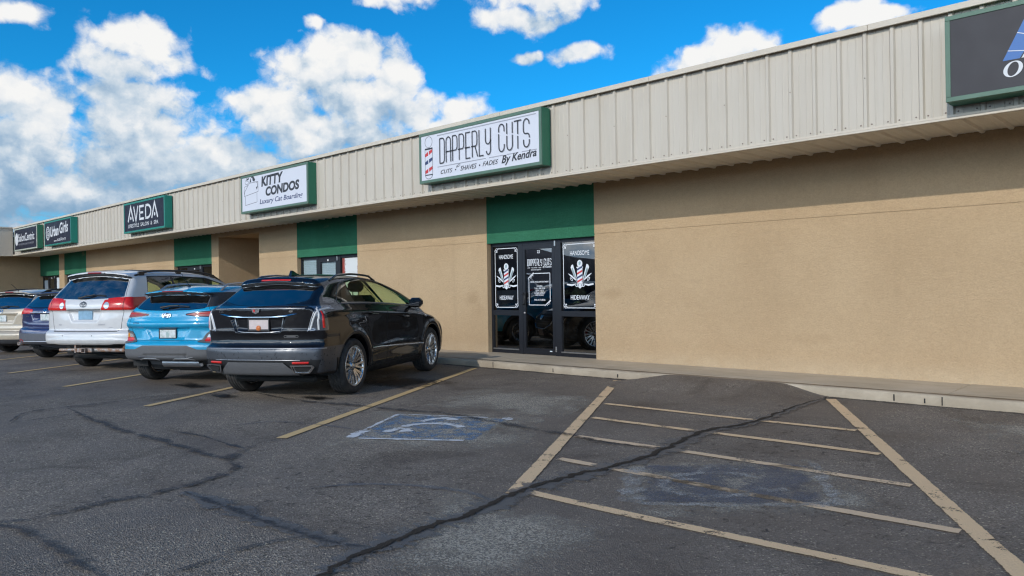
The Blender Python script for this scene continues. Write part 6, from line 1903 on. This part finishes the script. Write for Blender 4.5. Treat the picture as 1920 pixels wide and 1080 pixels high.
# ------------------------------------------------------------------ silver-white minivan
def minivan():
    root = empty('parked_car'); tag(root, 'large silver white minivan with wide red tail lamps and a rusty tow bar', 'car', 'cars parked at the facade')
    P = dict(L=5.2, W=2.02, H=1.91, belt=1.25, wr=.345, track=.84, wheels_x=(1.08, 4.16), arch=.40, cab=(.40, 4.3), rows=(1.0, 2.0, 3.1), seat_h=.12,
        side=[(.66, .25, .03), (.55, .47, .05), (.06, .490, .04), (.0, .54, .05), (-.01, .60, .05), (-.005, .71, .04), (.04, .752, .03), (.085, .770, .02), (.080, .93, .1), (.090, 1.12, .03), (.055, 1.150, .02), (.060, 1.24, .05), (.105, 1.340, .03), (.26, 1.56, .3), (.44, 1.772, .03),
              (.345, 1.805, .02), (.345, 1.850, .03), (1.0, 1.905, .5), (2.3, 1.898, .6), (3.1, 1.79, .5), (4.25, 1.18, .2), (4.9, .98, .25), (5.13, .80, .12), (5.2, .55, .1), (5.13, .30, .06), (4.6, .25, .05), (1.0, .25, .05)],
        section=[(0, .88), (.3, .93), (.5, .985), (.7, 1.0), (.9, 1.0), (1.1, .985), (1.25, .955), (1.35, .925), (1.5, .865), (1.65, .80), (1.78, .735), (1.9, .66)],
        plan_low=[(-.1, .965), (.3, .99), (.9, 1.0), (4.0, 1.0), (4.7, .97), (5.2, .90)], plan_high=[(-.1, .92), (.4, .955), (1.0, .985), (2.0, 1.0), (3.2, 1.0), (4.2, .95), (5.2, .9)],
        rear_curve=.17, rear_pow=3.0, front_curve=.4, edge=.075, flare=.016)
    P['features'] = [recess([(-.2, .925), (.28, .925), (.37, 1.10), (.34, 1.138), (-.2, 1.138)], .035), crease([(0, .597), (.65, .597), (.90, .57)], .012, .016)]
    sh = CarShape(P).build(.020); s = CarBuild(root, sh, M['white_paint_car'])
    cabin(root, P, tan=True)
    rg = rear_pane([(-.2, 1.337), (.0, 1.337), (.5, 1.352), (.77, 1.380), (.765, 1.40), (.69, 1.60), (.63, 1.762), (.6, 1.775), (-.2, 1.782)], .9, .003)
    qw = [(.70, 1.395), (.78, 1.60), (.85, 1.735), (1.02, 1.752), (1.45, 1.752), (1.45, 1.375)]
    sw2 = [(1.53, 1.372), (1.53, 1.752), (2.3, 1.742), (2.52, 1.71), (2.52, 1.352)]
    sw3 = [(2.62, 1.350), (2.62, 1.69), (3.0, 1.60), (3.45, 1.36), (3.45, 1.325)]
    ws = front_reg([(-.2, 1.22), (.7, 1.24), (.76, 1.28), (.62, 1.70), (-.2, 1.755)], 2.9)
    cuts = [rg, ws]
    g = s.cut('rear_window', rg, M['glass_dusty'])
    s.cut('windscreen', ws, M['glass_side'])
    for sg in (-1, 1):
        for w in (qw, sw2, sw3):
            r = side_reg(w, sg, .4, .004); cuts.append(r); s.cut('side_window', r, M['glass_rear_side'])
        s.cut('window_trim', side_reg([(.69, 1.38), (.84, 1.755), (1.5, 1.768), (2.55, 1.735), (3.05, 1.60), (3.5, 1.33), (2.0, 1.355)], sg, .4, .012), M['black_plastic'], -.001)
    for sg in (-1, 1):
        hs = lambda V, N, sg=sg: -sg * V[:, 1]
        lens = union(rear_reg([(.44, 1.322), (.62, 1.345), (.80, 1.368), (1.2, 1.375), (1.2, 1.145), (.385, 1.145)], .30, .003), side_reg([(.1, 1.365), (.60, 1.372), (.615, 1.33), (.58, 1.24), (.46, 1.165), (.30, 1.145), (.1, 1.145)], sg, .5))
        lens = inter(lens, hs)
        o = s.cut('tail_lamp', lens, M['red_lens'], .005, fine=2)
        f = Flat(); f.disc(0, 0, .052, .062); s.art('reverse_lens', f, M['clear_lens'], off=.010, parent=o, y0=sg * .495, z0=1.225)
        s.strip('lamp_seam', [(sg * .80, 1.365), (sg * .80, 1.146)], .010, M['under'], off=.008, parent=o)
    f = Flat(); f.ring(0, 0, .074, .052, .012); f.ring(0, .010, .028, .050, .010); f.ring(0, .018, .050, .024, .010); s.art('ring_emblem', f, M['satin_grey'], off=.010, z0=1.245)
    s.strip('garnish_shadow_lip', [(-.37, 1.148), (0, 1.152), (.37, 1.148)], .016, M['black_plastic'], off=.003)
    f = Flat(); f.text('XLE', -.60, 0, h=.028, bold=.02); f.text('SIENNA', .30, .0, h=.026, bold=.02, shear=.2, spacing=1.3); f.text('LIMITED', .52, -.045, h=.014); s.art('badge_lettering', f, M['ink_grey'], off=.004, z0=.86)
    plate(root, sh, M['plate_blue'], .965, 1.125, w=.315, off=.008, frame=None)
    s.strip('hatch_gap', [(-.70, .752), (0, .749), (.70, .752)], .024, M['under'], off=.002)
    s.strip('hatch_gap', [(.70, .755), (.745, .80), (.765, .95), (.80, 1.14)], .009, M['under'], off=.002, both=True)
    s.strip('hatch_gap', [(.80, 1.375), (.70, 1.62), (.655, 1.80)], .007, M['under'], off=.0015, both=True)
    for y in (.42, -.24): f = Flat(); f.disc(0, 0, .010); s.art('parking_sensor', f, M['black_plastic'], off=.003, y0=y, z0=.675)
    s.strip('brake_lamp', [(-.15, 1.828), (.15, 1.828)], .026, M['red_dark'], off=.006)
    f = Flat(); f.disc(0, 0, .016, .010); s.art('washer_nozzle', f, M['black_plastic'], off=.006, y0=-.22, z0=1.817)
    wiper(s, .02, -.42, 1.395, .12, 1.345)
    roof_rail(s, .55, 3.2, .70, M['black_plastic'], .055, .020, posts=(.75, 1.7, 2.9))
    p, n = sh.proj_top([(.95, 0), (2.6, 0)])
    for xb in (.95, 2.45):
        q, _ = sh.proj_top([(xb, .69)]); mb = MB(); mb.tube([(xb, -.69, q[0][2] + .05), (xb, -.3, q[0][2] + .075), (xb, .3, q[0][2] + .075), (xb, .69, q[0][2] + .05)], .014, 8); mb.build('roof_crossbar', M['black_plastic'], root)
    # tow bar under the bumper
    mb = MB(); mb.tube([(.13, .60, .405), (.13, .18, .41)], .030, 12); mb.tube([(.13, -.16, .41), (.13, -.84, .405)], .038, 12); hb = mb.build('tow_bar', M['rust'], root)
    mb = MB(); mb.box(.05, .20, -.18, .19, .37, .445, .006); mb.box(-.005, .05, -.085, .0, .368, .375); mb.box(-.005, .05, -.085, .0, .438, .445); mb.box(-.005, .05, -.085, -.078, .3755, .4375); mb.box(-.005, .05, -.007, .0, .3755, .4375); mb.box(.04, .18, .16, .19, .36, .50)
    mb.build('hitch_receiver', M['rust'], hb)
    mb = MB(); mb.lathe([(.035, -.06), (.046, -.06), (.046, .25), (.035, .25)], 'x', 18, (.16, -.86, .445)); mb.build('tail_pipe', M['rust'], root)
    s.cut('lower_valance', inter(lambda V, N: V[:, 2] - .505, lambda V, N: V[:, 0] - .7), M['clad_dark'], -.006)
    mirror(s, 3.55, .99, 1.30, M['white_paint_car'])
    s.cut('headlamp', front_reg([(.50, .80), (.60, .92), (.98, .98), (.98, .86)], 4.3), M['clear_lens'], .002)
    s.cut('grille', front_reg([(-.2, .70), (.45, .72), (.40, .84), (-.2, .86)], 4.8), M['black_plastic'], -.004)
    for sg in (-1, 1): s.strip('door_gap', [(1.49, 1.37), (1.52, 1.0), (1.50, .5)], .007, M['under'], 'side', sg, off=.0015)
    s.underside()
    s.finish()
    lining(root, sh, [grow(c, .03) for c in cuts])
    underbody(root, P, P['L'])
    add_wheels(root, P, 'van', 'five', 'rim_dark', .215, .215)
    place(root, -15.83, 5.662, 28.8, 1.08)
    return root
minivan()

# ------------------------------------------------------------------ dark blue small crossover
def navy_suv():
    root = empty('parked_car'); tag(root, 'dark blue small crossover half hidden behind the white minivan', 'car', 'cars parked at the facade')
    P = dict(L=4.30, W=1.79, H=1.56, belt=1.10, wr=.335, track=.77, wheels_x=(.86, 3.47), arch=.385, cab=(.36, 3.2), rows=(1.05, 2.0), seat_h=.14,
        side=[(.50, .20, .03), (.40, .34, .05), (.06, .36, .04), (.0, .42, .06), (-.005, .62, .03), (.02, .70, .03), (.09, .72, .02), (.085, .90, .1), (.060, 1.04, .03), (.075, 1.10, .04), (.125, 1.175, .03), (.27, 1.33, .2), (.40, 1.445, .02), (.29, 1.465, .02), (.28, 1.492, .02),
              (.8, 1.545, .3), (1.4, 1.56, .5), (2.1, 1.53, .5), (2.5, 1.44, .25), (3.2, 1.05, .15), (3.9, .94, .3), (4.2, .80, .12), (4.3, .5, .1), (4.2, .25, .06), (3.7, .20, .05), (.8, .20, .05)],
        section=[(0, .76), (.22, .82), (.36, .87), (.55, .89), (.8, .89), (1.0, .875), (1.1, .84), (1.2, .78), (1.34, .70), (1.46, .63), (1.6, .55)],
        plan_low=[(-.1, .95), (.3, .985), (.7, 1.0), (3.2, 1.0), (3.7, .98), (4.3, .92)], plan_high=[(-.1, .86), (.3, .90), (.8, .96), (1.5, 1.0), (2.4, 1.0), (3.0, .97), (4.3, .9)], rear_curve=.22, rear_pow=2.8, front_curve=.32, edge=.07)
    P['features'] = [recess([(-.2, .875), (.36, .875), (.42, 1.04), (-.2, 1.04)], .03), crease([(0, .775), (.5, .785), (.8, .84)], .014, .025)]
    sh = CarShape(P).build(.024); s = CarBuild(root, sh, M['navy_paint'])
    cabin(root, P)
    rg = rear_pane([(-.2, 1.168), (.4, 1.178), (.60, 1.205), (.53, 1.43), (-.2, 1.445)], .85, .003)
    ws = front_reg([(-.2, 1.08), (.60, 1.09), (.55, 1.42), (-.2, 1.465)], 2.0); cuts = [rg, ws]
    s.cut('rear_window', rg, M['glass_dark']); s.cut('rear_window_surround', grow(rg, .03), M['gloss_black']); s.cut('windscreen', ws, M['glass_side'])
    for sg in (-1, 1):
        r = side_reg([(.80, 1.19), (1.05, 1.39), (1.4, 1.425), (2.0, 1.41), (2.3, 1.32), (2.68, 1.13), (1.6, 1.155)], sg, .4); cuts.append(r); s.cut('side_window', r, M['glass_rear_side'])
        hs = lambda V, N, sg=sg: -sg * V[:, 1]
        o = s.cut('tail_lamp', inter(rear_reg([(.36, 1.04), (.36, 1.115), (.55, 1.135), (1.0, 1.15), (1.0, .88), (.80, .90), (.72, 1.03)], .34, .004), hs), M['red_lens'], .004, fine=2)
        s.strip('reverse_lens', [(sg * .73, 1.02), (sg * .79, .91)], .028, M['clear_lens'], off=.008, parent=o)
        f = Flat(); f.disc(0, 0, .085, .05); s.art('bumper_reflector', f, M['red_lens'], off=.006, y0=sg * .70, z0=.42)
    s.cut('grey_bumper', inter(lambda V, N: V[:, 2] - .60, lambda V, N: .25 - V[:, 2], lambda V, N: V[:, 0] - .5), M['clad_blue'], .004)
    s.strip('bumper_lip', [(-.6, .42), (0, .425), (.6, .42)], .03, M['silver'], off=.010)
    s.strip('chrome_bar', [(-.42, 1.048), (.42, 1.048)], .018, M['chrome'], off=.010)
    s.strip('plate_recess_trim', [(.41, 1.03), (.36, .885), (0, .872)], .014, M['silver'], off=.004, both=True)
    f = Flat(); f.ring(0, 0, .055, .045, .010); f.line([(-.025, .03), (-.018, -.03)], .012); f.line([(.025, .03), (.018, -.03)], .012); f.line([(-.02, 0), (.02, 0)], .012); s.art('square_emblem', f, M['chrome'], off=.012, z0=1.095)
    f = Flat(); f.text('HR-V', -.58, 0, h=.03, bold=.02); s.art('badge_lettering', f, M['chrome'], off=.004, z0=.955)
    plate(root, sh, M['plate'], .885, 1.035, off=.010, frame=None)
    s.strip('hatch_gap', [(-.72, .715), (0, .712), (.72, .715)], .010, M['under'], off=.002)
    roof_rail(s, .75, 2.3, .60, M['black_plastic'], .05, .016)
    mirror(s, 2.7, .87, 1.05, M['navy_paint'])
    s.cut('grille', front_reg([(-.2, .5), (.45, .5), (.55, .8), (-.2, .82)], 3.8), M['black_plastic'], -.004)
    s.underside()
    s.finish(); lining(root, sh, [grow(c, .03) for c in cuts]); underbody(root, P, P['L'])
    add_wheels(root, P, 'hrv', 'five', 'rim', .215, .215)
    place(root, -19.13, 5.767, 28.8, .86)
    return root
navy_suv()

# ------------------------------------------------------------------ champagne wagon cut by the picture edge
def wagon():
    root = empty('parked_car'); tag(root, 'champagne coloured wagon with roof rails cut by the left edge of the picture', 'car', 'cars parked at the facade')
    P = dict(L=4.78, W=1.82, H=1.60, belt=1.06, wr=.335, track=.77, wheels_x=(.98, 3.72), arch=.39, cab=(.36, 3.6), rows=(1.25, 2.35), seat_h=.14,
        side=[(.60, .18, .03), (.50, .23, .05), (.06, .26, .05), (.0, .38, .05), (-.01, .50, .03), (.02, .545, .03), (.085, .565, .02), (.090, .75, .1), (.070, 1.0, .05), (.115, 1.10, .03), (.28, 1.33, .2), (.42, 1.480, .02), (.33, 1.500, .02), (.325, 1.53, .02),
              (.9, 1.585, .3), (1.7, 1.60, .5), (2.5, 1.56, .5), (2.9, 1.46, .25), (3.55, 1.02, .15), (4.3, .92, .3), (4.65, .80, .12), (4.78, .5, .1), (4.7, .25, .06), (4.2, .20, .05), (.8, .18, .05)],
        section=[(0, .76), (.22, .83), (.36, .885), (.55, .905), (.8, .905), (1.0, .885), (1.1, .845), (1.2, .80), (1.34, .735), (1.46, .68), (1.62, .60)],
        plan_low=[(-.1, .955), (.3, .985), (.7, 1.0), (3.6, 1.0), (4.2, .98), (4.8, .92)], plan_high=[(-.1, .92), (.3, .94), (.8, .97), (1.5, 1.0), (2.6, 1.0), (3.4, .97), (4.8, .9)], rear_curve=.18, rear_pow=2.8, front_curve=.32, edge=.07)
    P['features'] = [recess([(-.2, .775), (.36, .775), (.48, .985), (-.2, .985)], .03), crease([(0, .64), (.9, .64)], .010, .03)]
    sh = CarShape(P).build(.024); s = CarBuild(root, sh, M['gold_paint'])
    cabin(root, P)
    rg = rear_pane([(-.2, 1.105), (.5, 1.11), (.70, 1.125), (.62, 1.455), (-.2, 1.475)], .85, .003)
    ws = front_reg([(-.2, 1.04), (.62, 1.05), (.57, 1.42), (-.2, 1.49)], 2.4); cuts = [rg, ws]
    s.cut('rear_window', rg, M['glass_dark']); s.cut('windscreen', ws, M['glass_side'])
    for sg in (-1, 1):
        r = side_reg([(.55, 1.13), (.72, 1.38), (.9, 1.46), (1.7, 1.485), (2.4, 1.46), (2.75, 1.36), (3.15, 1.09), (1.6, 1.115)], sg, .4); cuts.append(r); s.cut('side_window', r, M['glass_rear_side'])
        hs = lambda V, N, sg=sg: -sg * V[:, 1]
        s.cut('tail_lamp', inter(rear_reg([(.66, .80), (.64, 1.06), (1.0, 1.09), (1.0, .80)], .36, .004), hs), M['red_lens'], .004)
        mb = MB(); mb.lathe([(.030, -.05), (.042, -.05), (.042, .25), (.030, .25)], 'x', 18, (.10, sg * .56, .272)); mb.build('tail_pipe', M['rust'], root)
    s.cut('lower_bumper', inter(lambda V, N: V[:, 2] - .375, lambda V, N: .6 - V[:, 2] - .5, lambda V, N: V[:, 0] - .6), M['clad_dark'], .002)
    s.strip('chrome_bar', [(-.48, 1.0), (.48, 1.0)], .02, M['gold_paint'], off=.016)
    f = Flat(); f.ring(0, 0, .07, .045, .012); f.disc(.0, .0, .02); s.art('oval_emblem', f, M['chrome'], off=.012, z0=1.05)
    f = Flat(); f.text('OUTBACK', .34, 0, h=.026, bold=.01, spacing=1.3); s.art('badge_lettering', f, M['silver'], off=.004, z0=.71)
    plate(root, sh, M['plate'], .805, .955, off=.010, frame=None)
    s.strip('hatch_gap', [(-.72, .565), (0, .562), (.72, .565)], .012, M['under'], off=.002)
    s.strip('brake_lamp', [(-.12, 1.515), (.12, 1.515)], .022, M['red_dark'], off=.005)
    wiper(s, .10, -.45, 1.155, .0, 1.12)
    roof_rail(s, .60, 2.6, .64, M['black_plastic'], .06, .02, posts=(.8, 2.4))
    p, n = sh.proj_top([(.50, -.2)]); mb = MB(); mb.tube([(.5, -.12, p[0][2] - .01), (.28, -.12, p[0][2] + .17)], [.008, .004], 6); mb.build('roof_aerial', M['black_plastic'], root)
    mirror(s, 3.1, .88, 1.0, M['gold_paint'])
    s.cut('grille', front_reg([(-.2, .5), (.45, .5), (.5, .75), (-.2, .78)], 4.2), M['black_plastic'], -.004)
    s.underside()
    s.finish(); lining(root, sh, [grow(c, .03) for c in cuts]); underbody(root, P, P['L'])
    add_wheels(root, P, 'wagon', 'five', 'rim', .215, .215)
    place(root, -22.18, 5.719, 28.8, .98)
    return root
wagon()
